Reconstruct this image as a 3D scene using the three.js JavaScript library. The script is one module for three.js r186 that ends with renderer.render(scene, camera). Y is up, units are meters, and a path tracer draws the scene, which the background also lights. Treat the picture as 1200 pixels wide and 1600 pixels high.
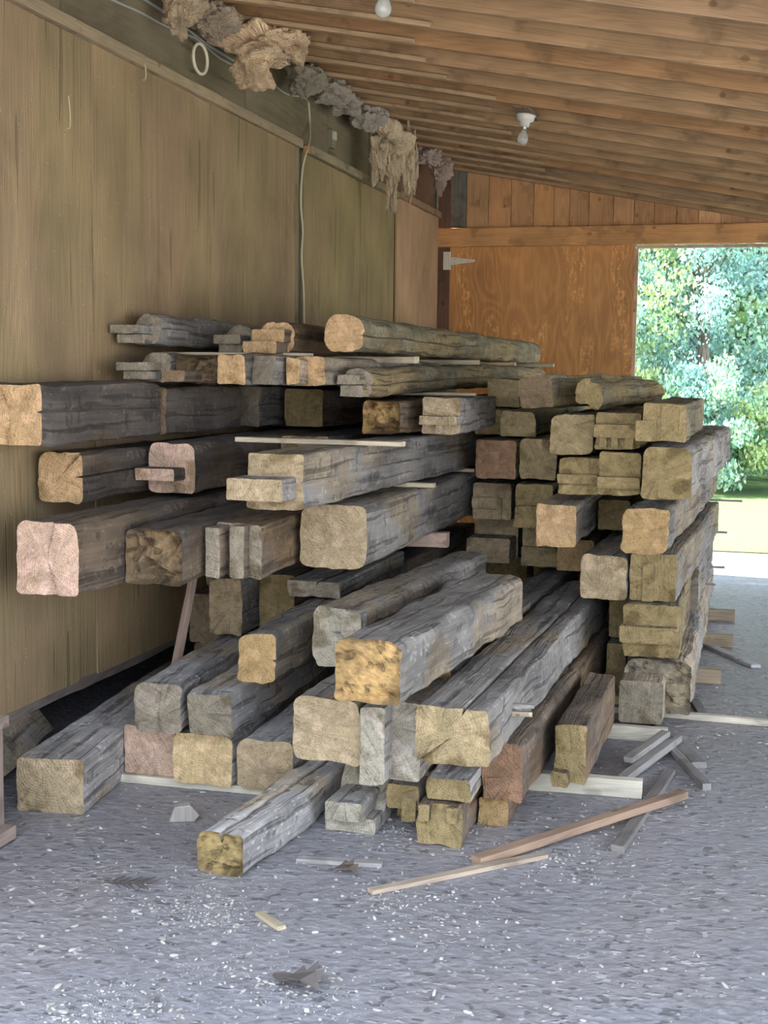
import * as THREE from 'three';
import { mergeGeometries, mergeVertices } from 'three/addons/utils/BufferGeometryUtils.js';

// ------------------------------------------------------------------ camera, sky, sun, exposure
const scene = new THREE.Scene();
const renderer = new THREE.WebGLRenderer({ antialias: true });
renderer.toneMapping = THREE.LinearToneMapping;
renderer.toneMappingExposure = 5.0;
renderer.shadowMap.enabled = true;
const F = 2100, EYE = 1.6, YAW = 15.172850363 * Math.PI / 180, PITCH = 5.84252 * Math.PI / 180, ROLL = 0.012;
const camera = new THREE.PerspectiveCamera(2 * Math.atan(800 / F) * 180 / Math.PI, 0.75, 0.05, 400);
const fw = new THREE.Vector3(-Math.sin(YAW) * Math.cos(PITCH), -Math.sin(PITCH), -Math.cos(YAW) * Math.cos(PITCH));
const rt0 = new THREE.Vector3(Math.cos(YAW), 0, -Math.sin(YAW)), up0 = new THREE.Vector3().crossVectors(rt0, fw);
const camR = rt0.clone().multiplyScalar(Math.cos(ROLL)).addScaledVector(up0, Math.sin(ROLL));
const camU = up0.clone().multiplyScalar(Math.cos(ROLL)).addScaledVector(rt0, -Math.sin(ROLL));
camera.position.set(0, EYE, 0);
camera.quaternion.setFromRotationMatrix(new THREE.Matrix4().makeBasis(camR, camU, fw.clone().negate()));
scene.add(camera);
const sunDir = new THREE.Vector3(-0.62, 0.72, -0.1).normalize();
// hazy bright summer sky: whitish at the horizon, pale blue overhead, the same all round
{
  const w = 64, h = 64, d = new Float32Array(w * h * 4), hor = [0.93, 0.97, 1.04], zen = [0.66, 0.84, 1.16];
  for (let y = 0; y < h; y++) for (let x = 0; x < w; x++) { const el = Math.max(0, ((y + 0.5) / h - 0.5) * 2), t = Math.pow(el, 0.6), i = (y * w + x) * 4; for (let c = 0; c < 3; c++) d[i + c] = hor[c] + (zen[c] - hor[c]) * t; d[i + 3] = 1; }
  const t = new THREE.DataTexture(d, w, h, THREE.RGBAFormat, THREE.FloatType); t.mapping = THREE.EquirectangularReflectionMapping; t.colorSpace = THREE.LinearSRGBColorSpace; t.magFilter = THREE.LinearFilter; t.needsUpdate = true;
  scene.background = t; scene.environment = t;
}
const sun = new THREE.DirectionalLight(new THREE.Color(1, 0.95, 0.86), 7.0);
sun.position.copy(sunDir).multiplyScalar(40).add(new THREE.Vector3(0, 0, -8));
sun.target.position.set(0, 0, -8);
sun.castShadow = true;
sun.shadow.mapSize.set(2048, 2048);
Object.assign(sun.shadow.camera, { left: -30, right: 30, top: 30, bottom: -30, near: 1, far: 120 });
sun.shadow.radius = 2;
scene.add(sun, sun.target);

// ------------------------------------------------------------------ helpers
const DEG = Math.PI / 180;
function rng(seed) { let a = seed >>> 0; return () => { a = (a + 0x6d2b79f5) | 0; let t = Math.imul(a ^ (a >>> 15), 1 | a); t = (t + Math.imul(t ^ (t >>> 7), 61 | t)) ^ t; return ((t ^ (t >>> 14)) >>> 0) / 4294967296; }; }
const V3 = (x, y, z) => new THREE.Vector3(x, y, z);
function pixelRay(px, py) { return fw.clone().addScaledVector(camR, (px - 600) / F).addScaledVector(camU, -(py - 800) / F); }
function floorAt(px, py, h = 0) { const d = pixelRay(px, py); return camera.position.clone().addScaledVector(d, (h - EYE) / d.y); }
function onWall(px, py, x = -2.6) { const d = pixelRay(px, py); return camera.position.clone().addScaledVector(d, x / d.x); }
function onBack(px, py, z = -11.3) { const d = pixelRay(px, py); return camera.position.clone().addScaledVector(d, z / d.z); }
const used = {};
function numbered(n) { const k = used[n] = (used[n] ?? -1) + 1; return k ? n + '_' + String(k).padStart(3, '0') : n; }
function shade(o) { o.castShadow = true; o.receiveShadow = true; return o; }
function mesh(name, geo, mat, parent) { const m = shade(new THREE.Mesh(geo, mat)); m.name = name; if (parent) parent.add(m); return m; }
function tag(o, label, category, group) { o.userData.label = label; o.userData.category = category; if (group) o.userData.group = group; return o; }
function thing(name, label, category, pos = [0, 0, 0], group) { const g = new THREE.Group(); g.name = numbered(name); g.position.set(...pos); scene.add(g); return tag(g, label, category, group); }
function solo(name, geo, mat, label, category, group) { const m = mesh(numbered(name), geo, mat, scene); return tag(m, label, category, group); }
function structure(name) { const g = new THREE.Group(); g.name = name; g.userData.kind = 'structure'; scene.add(g); return g; }

// noise ------------------------------------------------------------
const HT = new Float32Array(65536); { const r = rng(77); for (let i = 0; i < 65536; i++) HT[i] = r(); }
const h2 = (x, y, s) => HT[(Math.imul(x, 374761) ^ Math.imul(y, 668265) ^ Math.imul(s, 2246)) >>> 3 & 65535];
const wrap = (i, p) => { i %= p; return i < 0 ? i + p : i; };
function n2(x, y, px, py, s) {
  const xi = Math.floor(x), yi = Math.floor(y); let fx = x - xi, fy = y - yi; fx = fx * fx * (3 - 2 * fx); fy = fy * fy * (3 - 2 * fy);
  const x0 = wrap(xi, px), x1 = wrap(xi + 1, px), y0 = wrap(yi, py), y1 = wrap(yi + 1, py);
  const a = h2(x0, y0, s), b = h2(x1, y0, s), c = h2(x0, y1, s), d = h2(x1, y1, s);
  return a + (b - a) * fx + (c - a + (a - b - c + d) * fx) * fy;
}
function fbm(u, v, fx, fy, oct, s) { let a = 0.5, t = 0, n = 0; for (let o = 0; o < oct; o++) { t += a * n2(u * fx, v * fy, fx, fy, s + o * 17); n += a; a *= 0.5; fx *= 2; fy *= 2; } return t / n; }
const h3 = (x, y, z, s) => HT[(Math.imul(x, 73856) ^ Math.imul(y, 19349) ^ Math.imul(z, 83492) ^ Math.imul(s, 2246)) >>> 2 & 65535];
function n3(x, y, z, s = 0) {
  const xi = Math.floor(x), yi = Math.floor(y), zi = Math.floor(z); let fx = x - xi, fy = y - yi, fz = z - zi; fx = fx * fx * (3 - 2 * fx); fy = fy * fy * (3 - 2 * fy); fz = fz * fz * (3 - 2 * fz);
  let r = 0; for (let k = 0; k < 8; k++) { const a = k & 1, b = (k >> 1) & 1, c = k >> 2; r += h3(xi + a, yi + b, zi + c, s) * (a ? fx : 1 - fx) * (b ? fy : 1 - fy) * (c ? fz : 1 - fz); }
  return r;
}
const fbm3 = (x, y, z, s, o = 3) => { let a = 0.5, t = 0, n = 0; for (let i = 0; i < o; i++) { t += a * n3(x, y, z, s + i); n += a; a *= 0.5; x *= 2.03; y *= 2.03; z *= 2.03; } return t / n; };
const sm = (a, b, x) => { x = Math.min(1, Math.max(0, (x - a) / (b - a))); return x * x * (3 - 2 * x); };
const mix = (a, b, t) => a + (b - a) * t;

// textures ---------------------------------------------------------
const LUT = new Uint8Array(4097); for (let i = 0; i <= 4096; i++) { const l = i / 4096; LUT[i] = Math.round(255 * (l <= 0.0031308 ? 12.92 * l : 1.055 * Math.pow(l, 1 / 2.4) - 0.055)); }
const enc = (l) => LUT[Math.max(0, Math.min(4096, (l * 4096) | 0))];
// fn(u, v) returns [r, g, b, height]; the colours are linear with a mean near 0.5 so that a material's colour sets the tone
function makeTex(w, h, fn) {
  const c = new Uint8Array(w * h * 4), b = new Uint8Array(w * h);
  for (let y = 0; y < h; y++) for (let x = 0; x < w; x++) { const o = fn((x + 0.5) / w, (y + 0.5) / h), i = y * w + x; c[i * 4] = enc(o[0]); c[i * 4 + 1] = enc(o[1]); c[i * 4 + 2] = enc(o[2]); c[i * 4 + 3] = 255; b[i] = Math.max(0, Math.min(255, o[3] * 255)); }
  const set = (t) => { t.wrapS = t.wrapT = THREE.RepeatWrapping; t.magFilter = THREE.LinearFilter; t.minFilter = THREE.LinearMipmapLinearFilter; t.needsUpdate = true; return t; };
  const map = set(new THREE.DataTexture(c, w, h)); map.colorSpace = THREE.SRGBColorSpace;
  return { map, bump: set(new THREE.DataTexture(b, w, h, THREE.RedFormat)) };
}
// hewn timber side: 1 m across the grain (u), 2 m along it (v)
const T_hewn = makeTex(1024, 1024, (u, v) => {
  const wu = u + 0.014 * (fbm(u, v, 4, 6, 2, 5) - 0.5);
  const fine = fbm(wu, v, 190, 8, 3, 1), mid = fbm(wu, v, 36, 7, 3, 2), patch = fbm(u, v, 6, 9, 4, 3);
  const cut = fbm(u, v, 7, 26, 2, 4), ridge = Math.pow(1 - Math.abs(2 * cut - 1), 14);
  const check = sm(0.34, 0.24, fbm(wu, v, 60, 4, 2, 9)), gouge = sm(0.66, 0.76, fbm(u, v, 22, 46, 3, 15));
  const spl = sm(0.70, 0.80, fbm(u, v, 60, 90, 2, 12)), dk = sm(0.55, 0.72, fbm(u, v, 9, 5, 4, 17));
  let l = 0.5 * (0.22 + 0.55 * fine + 0.6 * mid + 0.85 * (patch - 0.15));
  l = l * (1 - 0.5 * check) * (1 - 0.38 * dk) * (1 - 0.35 * gouge) + 0.12 * ridge + 0.28 * spl * (0.3 + patch);
  const warm = sm(0.42, 0.66, fbm(u, v, 5, 7, 3, 21));
  return [l * (1.02 + 0.16 * warm), l * (1 + 0.01 * warm), l * (0.99 - 0.2 * warm), 0.4 + 0.3 * (fine - 0.5) + 0.5 * (mid - 0.5) + 0.5 * (cut - 0.5) - 0.35 * check - 0.3 * gouge + 0.15 * spl];
});
// end grain: 0.5 m square, three kinds
const T_ends = [[31, 0.08, 330, 0.52, 0.3], [131, -0.1, 280, 0.58, 0.22], [231, 0.02, 390, 0.47, 0.3], [331, -0.04, 360, 0.70, 0.1]].map(([sd, off, fr, th, ha]) => makeTex(512, 512, (u, v) => {
  const wob = fbm(u, v, 5, 5, 3, sd) - 0.5, x = u - 0.5 + off * 0.5, y = v - 0.5 - off * 0.3, r = Math.hypot(x, y) + wob * 0.05, a = Math.atan2(y, x);
  const ring = 0.5 + 0.5 * Math.sin(r * fr + 6 * wob), ray = fbm(a / 6.2832 + 0.5, r, 90, 3, 2, sd + 2);
  const st = fbm(u, v, 7, 7, 5, sd + 3), fine = fbm(u, v, 110, 110, 3, sd + 4), saw = fbm(u * 0.3 + v, u - v * 0.2, 60, 4, 3, sd + 5), blot = fbm(u, v, 14, 11, 4, sd + 6);
  const stain = sm(th, th + 0.2, st), pale = sm(0.56, 0.72, fbm(u, v, 12, 12, 3, sd + 7)), hair = sm(0.27, 0.2, fbm(a / 6.2832 + 0.5 + 0.02 * wob, r, 44, 2, 2, sd + 8)) * sm(0.03, 0.12, r), dirt = sm(0.6, 0.72, fbm(u, v, 50, 50, 3, sd + 9));
  let l = 0.5 * (0.60 + 0.12 * ring + 0.3 * (ray - 0.25) + 0.36 * (fine - 0.5) + 0.34 * saw + 0.4 * (blot - 0.4)) * (1 - 0.45 * stain) * (1 - ha * hair) * (1 - 0.16 * dirt) + 0.10 * pale * (1 - stain);
  return [l * (1 + 0.03 * pale), l * (1 - 0.05 * stain), l * (1 - 0.2 * stain + 0.08 * pale), 0.5 + 0.14 * (ring - 0.5) + 0.4 * (ray - 0.5) + 0.45 * (saw - 0.5) + 0.5 * (fine - 0.5) - ha * hair];
}));
// rotten, crumbling wood: 0.5 m square
const T_rot = makeTex(512, 512, (u, v) => {
  const a = fbm(u, v, 20, 20, 4, 41), b = fbm(u, v, 60, 30, 3, 42), c = fbm(u, v, 7, 7, 3, 43), pit = sm(0.40, 0.26, a);
  const l = 0.5 * (0.3 + 0.75 * b + 0.8 * (a - 0.15)) * (1 - 0.3 * pit) * (1 - 0.3 * sm(0.5, 0.7, fbm(u, v, 5, 5, 3, 45))), w = sm(0.4, 0.65, c);
  return [l * (1 + 0.04 * w), l, l * (1 - 0.1 * w), 0.1 + 0.55 * a + 0.35 * b - 0.3 * pit];
});
// plywood: 1.22 m across (u), 2.44 m up (v)
const T_ply = makeTex(1024, 2048, (u, v) => {
  const w = fbm(u, v, 3, 2, 3, 51), cath = fbm(u + 0.1 * w, v, 5, 2, 2, 52);
  const bands = 0.5 + 0.5 * Math.sin(cath * 62), fine = fbm(u, v, 260, 18, 3, 53), mid = fbm(u, v, 40, 4, 3, 54), blot = fbm(u, v, 5, 7, 4, 55);
  const drip = sm(0.64, 0.78, fbm(u, v, 34, 2, 3, 56)), spot = sm(0.8, 0.88, fbm(u, v, 90, 150, 2, 57)), split = sm(0.17, 0.13, fbm(u + 0.003 * w, v, 50, 5, 2, 58));
  let l = 0.5 * (0.62 + 0.08 * bands + 0.26 * fine + 0.09 * mid + 0.6 * (blot - 0.3)) * (1 - 0.14 * drip) * (1 - 0.3 * split) + 0.14 * spot;
  const ol = sm(0.4, 0.62, fbm(u, v, 3, 4, 3, 59));
  return [l * (1.02 - 0.03 * ol), l * (0.98 + 0.015 * ol), l * (0.96 - 0.06 * ol), 0.45 + 0.16 * (bands - 0.5) + 0.35 * (fine - 0.5) + 0.3 * (mid - 0.5) + 0.4 * spot - 0.5 * split];
});
// stained door plywood: wild bright figure
const T_door = makeTex(1024, 1024, (u, v) => {
  const w = fbm(u, v, 4, 2, 3, 61), cath = fbm(u + 0.16 * w, v, 6, 2, 3, 62), fig = 0.5 + 0.5 * Math.sin(cath * 46);
  const fleck = sm(0.56, 0.72, fbm(u, v, 90, 60, 3, 63)) * sm(0.45, 0.65, cath), fine = fbm(u, v, 240, 16, 3, 64), blot = fbm(u, v, 4, 3, 4, 65);
  const l = 0.5 * (0.52 + 0.16 * fig * fig + 0.3 * (fine - 0.3) + 0.6 * (blot - 0.25) + 0.4 * fleck), y = 0.5 * fig + 0.5 * fleck;
  return [l * 1.03, l * (0.97 + 0.1 * y), l * (0.92 + 0.12 * y), 0.5 + 0.25 * (fine - 0.5) + 0.15 * (fig - 0.5)];
});
// sawn board with knots: 0.5 m across (u), 2 m along (v)
const T_board = makeTex(512, 1024, (u, v) => {
  const w = fbm(u, v, 3, 3, 3, 71); let kn = 0, push = 0;
  for (const [kx, ky, kr] of [[0.2, 0.12, 0.018], [0.7, 0.33, 0.022], [0.36, 0.55, 0.016], [0.84, 0.68, 0.02], [0.12, 0.86, 0.02], [0.55, 0.94, 0.015]]) { const dx = (u - kx) * 0.5, dy = (v - ky) * 2, d = Math.hypot(dx, dy * 0.8); kn = Math.max(kn, sm(kr, kr * 0.55, d)); push += 0.03 * Math.exp(-d * d / 0.004) * Math.sign(dx || 1); }
  const g = fbm(u + push + 0.06 * w, v, 11, 2, 2, 72), band = 0.5 + 0.5 * Math.sin(g * 58), fine = fbm(u, v, 150, 12, 3, 73), blot = fbm(u, v, 3, 10, 4, 74), dirt = sm(0.58, 0.75, fbm(u, v, 5, 16, 4, 75));
  const l = 0.5 * (0.62 + 0.16 * band + 0.26 * (fine - 0.2) + 0.42 * (blot - 0.3)) * (1 - 0.38 * kn) * (1 - 0.3 * dirt);
  return [l * (1 + 0.05 * kn), l * (1 - 0.06 * kn), l * (1 - 0.16 * kn), 0.5 + 0.2 * (band - 0.5) + 0.35 * (fine - 0.5) - 0.15 * kn];
});
// dusty concrete: 4 m square
const T_floor = makeTex(2048, 2048, (u, v) => {
  const w = fbm(u, v, 12, 12, 3, 81), rip = fbm(u, v + 0.004 * w, 160, 230, 3, 82), lump = fbm(u, v, 120, 170, 3, 83), big = fbm(u, v, 4, 5, 4, 84), fine = fbm(u, v, 500, 600, 2, 85);
  const dust = sm(0.46, 0.62, fbm(u, v, 9, 11, 4, 86)), crumb = sm(0.70, 0.8, fbm(u, v, 150, 190, 2, 87)) * (0.35 + 0.65 * dust), pit = sm(0.28, 0.2, fbm(u, v, 130, 170, 2, 88));
  const l = 0.5 * (0.56 + 0.34 * (rip - 0.2) + 0.3 * lump + 0.34 * (big - 0.35) + 0.22 * fine) * (1 - 0.4 * pit) + 0.24 * crumb;
  return [l * (1 + 0.03 * dust), l, l * (1 - 0.03 * dust), 0.3 + 0.45 * (rip - 0.5) + 0.7 * (lump - 0.5) + 0.4 * crumb - 0.25 * pit + 0.1 * fine];
});
// glass wool: 0.3 m square
const T_wool = makeTex(256, 256, (u, v) => {
  const a = fbm(u + 0.1 * fbm(u, v, 6, 6, 2, 91), v, 30, 60, 4, 92), b = fbm(u, v, 6, 6, 4, 93), d = sm(0.55, 0.75, b);
  const l = 0.5 * (0.72 + 0.6 * (a - 0.2)) * (1 - 0.3 * d);
  return [l, l * (1 - 0.02 * d), l * (1 + 0.05 * d), a];
});
// grass and gravel: 3 m square
const T_grass = makeTex(512, 512, (u, v) => { const a = fbm(u, v, 120, 160, 3, 101), b = fbm(u, v, 8, 8, 4, 102); const l = 0.5 * (0.45 + 0.7 * a + 0.5 * (b - 0.3)), y = sm(0.4, 0.7, b); return [l * (0.95 + 0.25 * y), l, l * (1 - 0.2 * y), a]; });
const T_gravel = makeTex(512, 512, (u, v) => { const a = fbm(u, v, 130, 130, 3, 111), b = fbm(u, v, 9, 9, 4, 112); const l = 0.5 * (0.5 + 0.7 * a + 0.3 * (b - 0.3)); return [l, l, l, a]; });

function surf(T, rgb, { bump = 0.002, rep = [1, 1], rough = 0.9, spec = 0.5, off = [0, 0] } = {}) {
  const m = new THREE.MeshStandardMaterial({ roughness: rough, metalness: 0 });
  m.color.setRGB(rgb[0] * 2, rgb[1] * 2, rgb[2] * 2);
  m.map = T.map.clone(); m.map.repeat.set(...rep); m.map.offset.set(...off);
  if (bump) { m.bumpMap = T.bump.clone(); m.bumpMap.repeat.set(...rep); m.bumpMap.offset.set(...off); m.bumpScale = bump; }
  return m;
}
const matCache = {};
const sideMat = (rgb) => matCache['s' + rgb] ??= surf(T_hewn, rgb, { bump: 0.010, rep: [1, 0.5], rough: 0.92 });
let endTurn = 0;
const endMat = (rgb, k = endTurn++ % 3) => matCache['e' + rgb + k] ??= surf(T_ends[k], rgb, { bump: 0.006, rep: [2, 2], rough: 0.92 });
const rotMat = (rgb) => matCache['r' + rgb] ??= surf(T_rot, rgb, { bump: 0.012, rep: [2, 2], rough: 0.97 });
const boardMat = (rgb) => matCache['b' + rgb] ??= surf(T_board, rgb, { bump: 0.0015, rep: [2, 0.5], rough: 0.85 });
const plain = (rgb, rough = 0.8, metal = 0) => { const m = new THREE.MeshStandardMaterial({ roughness: rough, metalness: metal }); m.color.setRGB(...rgb); return m; };

// timber geometry ---------------------------------------------------
// A bar along -z from z = 0 with its base on y = 0: rounded section, waney edges, hewing facets, seasoning checks (grooves).
// corner = radii as shares of the smaller half-size at [bottom right, top right, top left, bottom left]
function timber({ w, h, len, seed = 1, corner = [0.1, 0.1, 0.1, 0.1], rough = 1, step = 0.06, taper = 0, bow = 0, lift = 0, checks = [], face = 'sawn', faceDepth = 1, slant = 0, lean = 0, splits = [] }) {
  const r = rng(seed * 7919 + 13), ns = Math.max(2, Math.ceil(len / step)), so = r() * 50;
  // perimeter slots: {side, t} on flats, {corner, a} on arcs
  const slots = [];
  for (let s = 0; s < 4; s++) {
    for (let k = 0; k <= 4; k++) slots.push({ c: s, a: k / 4 });
    const span = (s % 2 === 0 ? h : w), n = Math.max(2, Math.round(span / 0.035));   // after corner s comes side s: 0 right... see place()
    const ck = checks.filter((c) => c.side === s); let ts = [];
    for (let k = 1; k < n; k++) ts.push({ t: k / n });
    for (const c of ck) { ts = ts.filter((q) => Math.abs(q.t - c.t) > 0.1); const d = 0.004 / span; ts.push({ t: c.t - d * 1.6 }, { t: c.t, dep: c }, { t: c.t + d * 1.6 }); }
    ts.sort((a, b) => a.t - b.t).forEach((q) => slots.push({ s, ...q }));
  }
  const P = slots.length, sd = [r() * 99, r() * 99, r() * 99, r() * 99];
  function place(q, z, out) {          // corner 0 = bottom right, then anticlockwise seen from the front; side 0 = right, 1 = top, 2 = left, 3 = bottom
    const f = 1 - taper * z / len, a = w / 2 * f, b = h / 2 * f, m = Math.min(a, b);
    const rad = corner.map((c, i) => m * Math.min(0.98, c * (0.75 + 0.5 * n3(z * 2.2 + sd[i], i, so))) + 0.003);
    const cs = [[a, -b, -90], [a, b, 0], [-a, b, 90], [-a, -b, 180]];
    const arc = (i, t) => { const [x, y, a0] = cs[i], R = rad[i], an = (a0 + 90 * t) * DEG; return [x - Math.sign(x) * R + R * Math.cos(an), y - Math.sign(y) * R + R * Math.sin(an)]; };
    let x, y;
    if (q.c !== undefined) [x, y] = arc(q.c, q.a);
    else { const A = arc(q.s, 1), B = arc((q.s + 1) % 4, 0); let t = q.t; if (checks.length) t += 0.05 * (n3(z * 1.5, q.s * 3.1, so) - 0.5); x = mix(A[0], B[0], t); y = mix(A[1], B[1], t); }
    const L = Math.hypot(x, y) || 1, si = q.s ?? q.c;
    let d = rough * (0.016 * (n3(z * 4.5 + sd[si], si * 9.7, so, 3) - 0.5) + 0.012 * (fbm3(x * 14, y * 14, z * 9 + so, 5) - 0.5) + 0.008 * (n3(x * 40, y * 40, z * 22 + so, 8) - 0.5));
    if (q.dep) d -= q.dep.d * sm(0.25, 0.5, n3(z * 1.1 + sd[si], 4, so, 6) + (q.dep.bias ?? 0.1));
    out[0] = x + d * x / L + bow * Math.sin(Math.PI * z / len); out[1] = y + d * y / L + h / 2 + lift * Math.sin(Math.PI * z / len);
  }
  const pos = [], uv = [], idx = [], o = [0, 0], u0 = r() * 3, v0 = r() * 3, rings = { near: [], far: [] };
  const zoff = (x, y) => slant * x + lean * (y - h / 2);
  for (let i = 0; i <= ns; i++) {
    const z = len * i / ns; let per = 0, px, py, fx, fy;
    for (let j = 0; j <= P; j++) {
      place(slots[j % P], z, o);
      if (j) per += Math.hypot(o[0] - px, o[1] - py);
      px = o[0]; py = o[1];
      let zz = -z + zoff(px, py) * (1 - i / ns);
      if (i === 0) zz += rough * 0.022 * (Math.min(0.5, fbm3(px * 22, py * 22, so, 27)) - 0.5);
      if (i === 0 && splits.length && j < P) { const an = Math.atan2(py - h / 2, px); for (const sp of splits) { let da = Math.abs(an - sp); da = Math.min(da, 6.2832 - da); if (da * Math.hypot(px, py - h / 2) < 0.008) { zz -= 0.03; } } }
      pos.push(px, py, zz); uv.push(u0 + per, v0 + z);
      if (j < P) { if (i === 0) rings.near.push([px, py, zz]); if (i === ns) rings.far.push([px, py, zz]); }
    }
  }
  const W = P + 1;
  for (let i = 0; i < ns; i++) for (let j = 0; j < P; j++) { const a = i * W + j, b = a + 1, c = a + W, d = c + 1; idx.push(a, c, b, b, c, d); }
  const side = new THREE.BufferGeometry(); side.setAttribute('position', new THREE.Float32BufferAttribute(pos, 3)); side.setAttribute('uv', new THREE.Float32BufferAttribute(uv, 2)); side.setIndex(idx);
  side.computeVertexNormals();
  const nn = side.attributes.normal;          // close the seam of the normals
  for (let i = 0; i <= ns; i++) { const a = i * W, b = a + P, x = nn.getX(a) + nn.getX(b), y = nn.getY(a) + nn.getY(b), z = nn.getZ(a) + nn.getZ(b), l = Math.hypot(x, y, z) || 1; nn.setXYZ(a, x / l, y / l, z / l); nn.setXYZ(b, x / l, y / l, z / l); }
  const cx = 0, cy = h / 2, du = r() * 0.1 - 0.05, dv = r() * 0.1 - 0.05, ua = r() * 6.283, uc = Math.cos(ua), us = Math.sin(ua);
  function cap(R, front) {
    const K = front ? (face === 'rot' ? 16 : 12) : 2, p = [], q = [], ix = [], zc = R.reduce((s, v) => s + v[2], 0) / R.length;
    for (let k = 0; k <= K; k++) {
      const f = 1 - k / K;
      for (let j = 0; j < P; j++) {
        const x = cx + (R[j][0] - cx) * f, y = cy + (R[j][1] - cy) * f; let z = front ? (k ? zoff(x, y) : R[j][2]) : zc;
        if (front && k) {
          const e = Math.min(1, k / 2);
          if (face === 'rot') z += faceDepth * e * (-0.085 * sm(0.42, 0.75, fbm3(x * 13, y * 13, so, 11, 4)) - 0.05 * (fbm3(x * 34, y * 34, so, 15, 3) - 0.35) - 0.03 * n3(x * 5, y * 5, so, 19));
          else z += 0.006 * e * (fbm3(x * 18, y * 18, so, 21) - 0.5);
          for (const sp of splits) { let da = Math.abs(Math.atan2(y - cy, x - cx) - sp); da = Math.min(da, 6.2832 - da); const rr = Math.hypot(x - cx, y - cy); if (da * Math.hypot(R[j][0] - cx, R[j][1] - cy) < 0.008 && f > 0.12) z -= 0.03 * Math.min(1, f * 1.6); }
        }
        p.push(x, y, z); q.push(x * uc - (y - h / 2) * us + du + 0.25, x * us + (y - h / 2) * uc + dv + 0.25);
      }
    }
    for (let k = 0; k < K; k++) for (let j = 0; j < P; j++) { const a = k * P + j, b = k * P + (j + 1) % P, c = a + P, d = b + P; front ? ix.push(a, b, c, b, d, c) : ix.push(a, c, b, b, c, d); }
    const g = new THREE.BufferGeometry(); g.setAttribute('position', new THREE.Float32BufferAttribute(p, 3)); g.setAttribute('uv', new THREE.Float32BufferAttribute(q, 2)); g.setIndex(ix); g.computeVertexNormals(); return g;
  }
  return { side, near: cap(rings.near, true), far: cap(rings.far, false) };
}
// one closed lump of sawn or hewn wood (tenons, boards, sticks)
function bar(w, h, len, seed, opt = {}) { const t = timber({ w, h, len, seed, rough: 0.35, step: Math.max(0.05, len / 16), corner: [0.06, 0.06, 0.06, 0.06], ...opt }); return mergeGeometries([t.side, t.near, t.far]); }

// ------------------------------------------------------------------ the shed
const WALL_X = -2.62, BACK_Z = -11.3, SLOPE = 0.182, FRONT_Z = -2.2, RIGHT_X = 3.2;
const roofY = (x) => 3.34 - SLOPE * (x - WALL_X);      // underside of the rafters
// box with metre uvs, v along the longest side, sitting at its centre
function box(w, h, d, seed = 1, up = false) {
  const g = new THREE.BoxGeometry(w, h, d), p = g.attributes.position, n = g.attributes.normal, uv = g.attributes.uv, r = rng(seed + 5), a = r() * 3, b = r() * 3;
  const long = up ? 1 : (w >= h && w >= d ? 0 : h >= d ? 1 : 2);
  for (let i = 0; i < p.count; i++) {
    const c = [p.getX(i), p.getY(i), p.getZ(i)], nx = [n.getX(i), n.getY(i), n.getZ(i)].findIndex((q) => Math.abs(q) > 0.5), ax = [0, 1, 2].filter((q) => q !== nx);
    const v = ax.includes(long) ? long : ax[1], u = ax.find((q) => q !== v);
    uv.setXY(i, c[u] + a, c[v] + b);
  }
  return g;
}
function put(o, x, y, z) { o.position.set(x, y, z); return o; }
const plyRep = [1 / 1.22, 1 / 2.44];
const M = {
  ply: [[0.275, 0.2, 0.11], [0.26, 0.19, 0.105], [0.285, 0.202, 0.112]].map((c, i) => surf(T_ply, c, { bump: 0.004, rep: plyRep, off: [i * 0.37, i * 0.21], rough: 0.85 })),
  plyGreen: surf(T_ply, [0.285, 0.218, 0.11], { bump: 0.003, rep: plyRep, off: [0.5, 0.3], rough: 0.85 }),
  plyPink: surf(T_ply, [0.42, 0.28, 0.165], { bump: 0.003, rep: plyRep, off: [0.2, 0.6], rough: 0.85 }),
  plyDark: surf(T_ply, [0.175, 0.145, 0.088], { bump: 0.003, rep: plyRep, off: [0.15, 0.1], rough: 0.9 }),
  plyRed: surf(T_ply, [0.2, 0.10, 0.06], { bump: 0.003, rep: plyRep, off: [0.75, 0.4], rough: 0.9 }),
  floor: surf(T_floor, [0.295, 0.288, 0.302], { bump: 0.008, rep: [0.25, 0.25], rough: 0.55 }),
  door: surf(T_door, [0.58, 0.28, 0.085], { bump: 0.002, rep: [1 / 1.3, 1 / 1.6], rough: 0.6 }),
  deck: boardMat([0.10, 0.062, 0.036]),  // darkened to carry the shade between the rafters
  outer: boardMat([0.2, 0.13, 0.08]),
  shadeStone: surf(T_gravel, [0.05, 0.05, 0.05], { bump: 0.01, rep: [0.3, 0.3] }),  // near-black tone stands in for the shade inside the void
};
{ // floor slab
  const f = structure('floor');
  const g = new THREE.BoxGeometry(RIGHT_X + 3.5, 0.2, 1.2 - BACK_Z + 0.1), p = g.attributes.position, uv = g.attributes.uv;
  for (let i = 0; i < p.count; i++) uv.setXY(i, p.getX(i), p.getZ(i));
  put(mesh('concrete_slab', g, M.floor, f), (RIGHT_X - 3.5) / 2, -0.1, (1.2 + BACK_Z) / 2 - 0.05);
}
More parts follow.
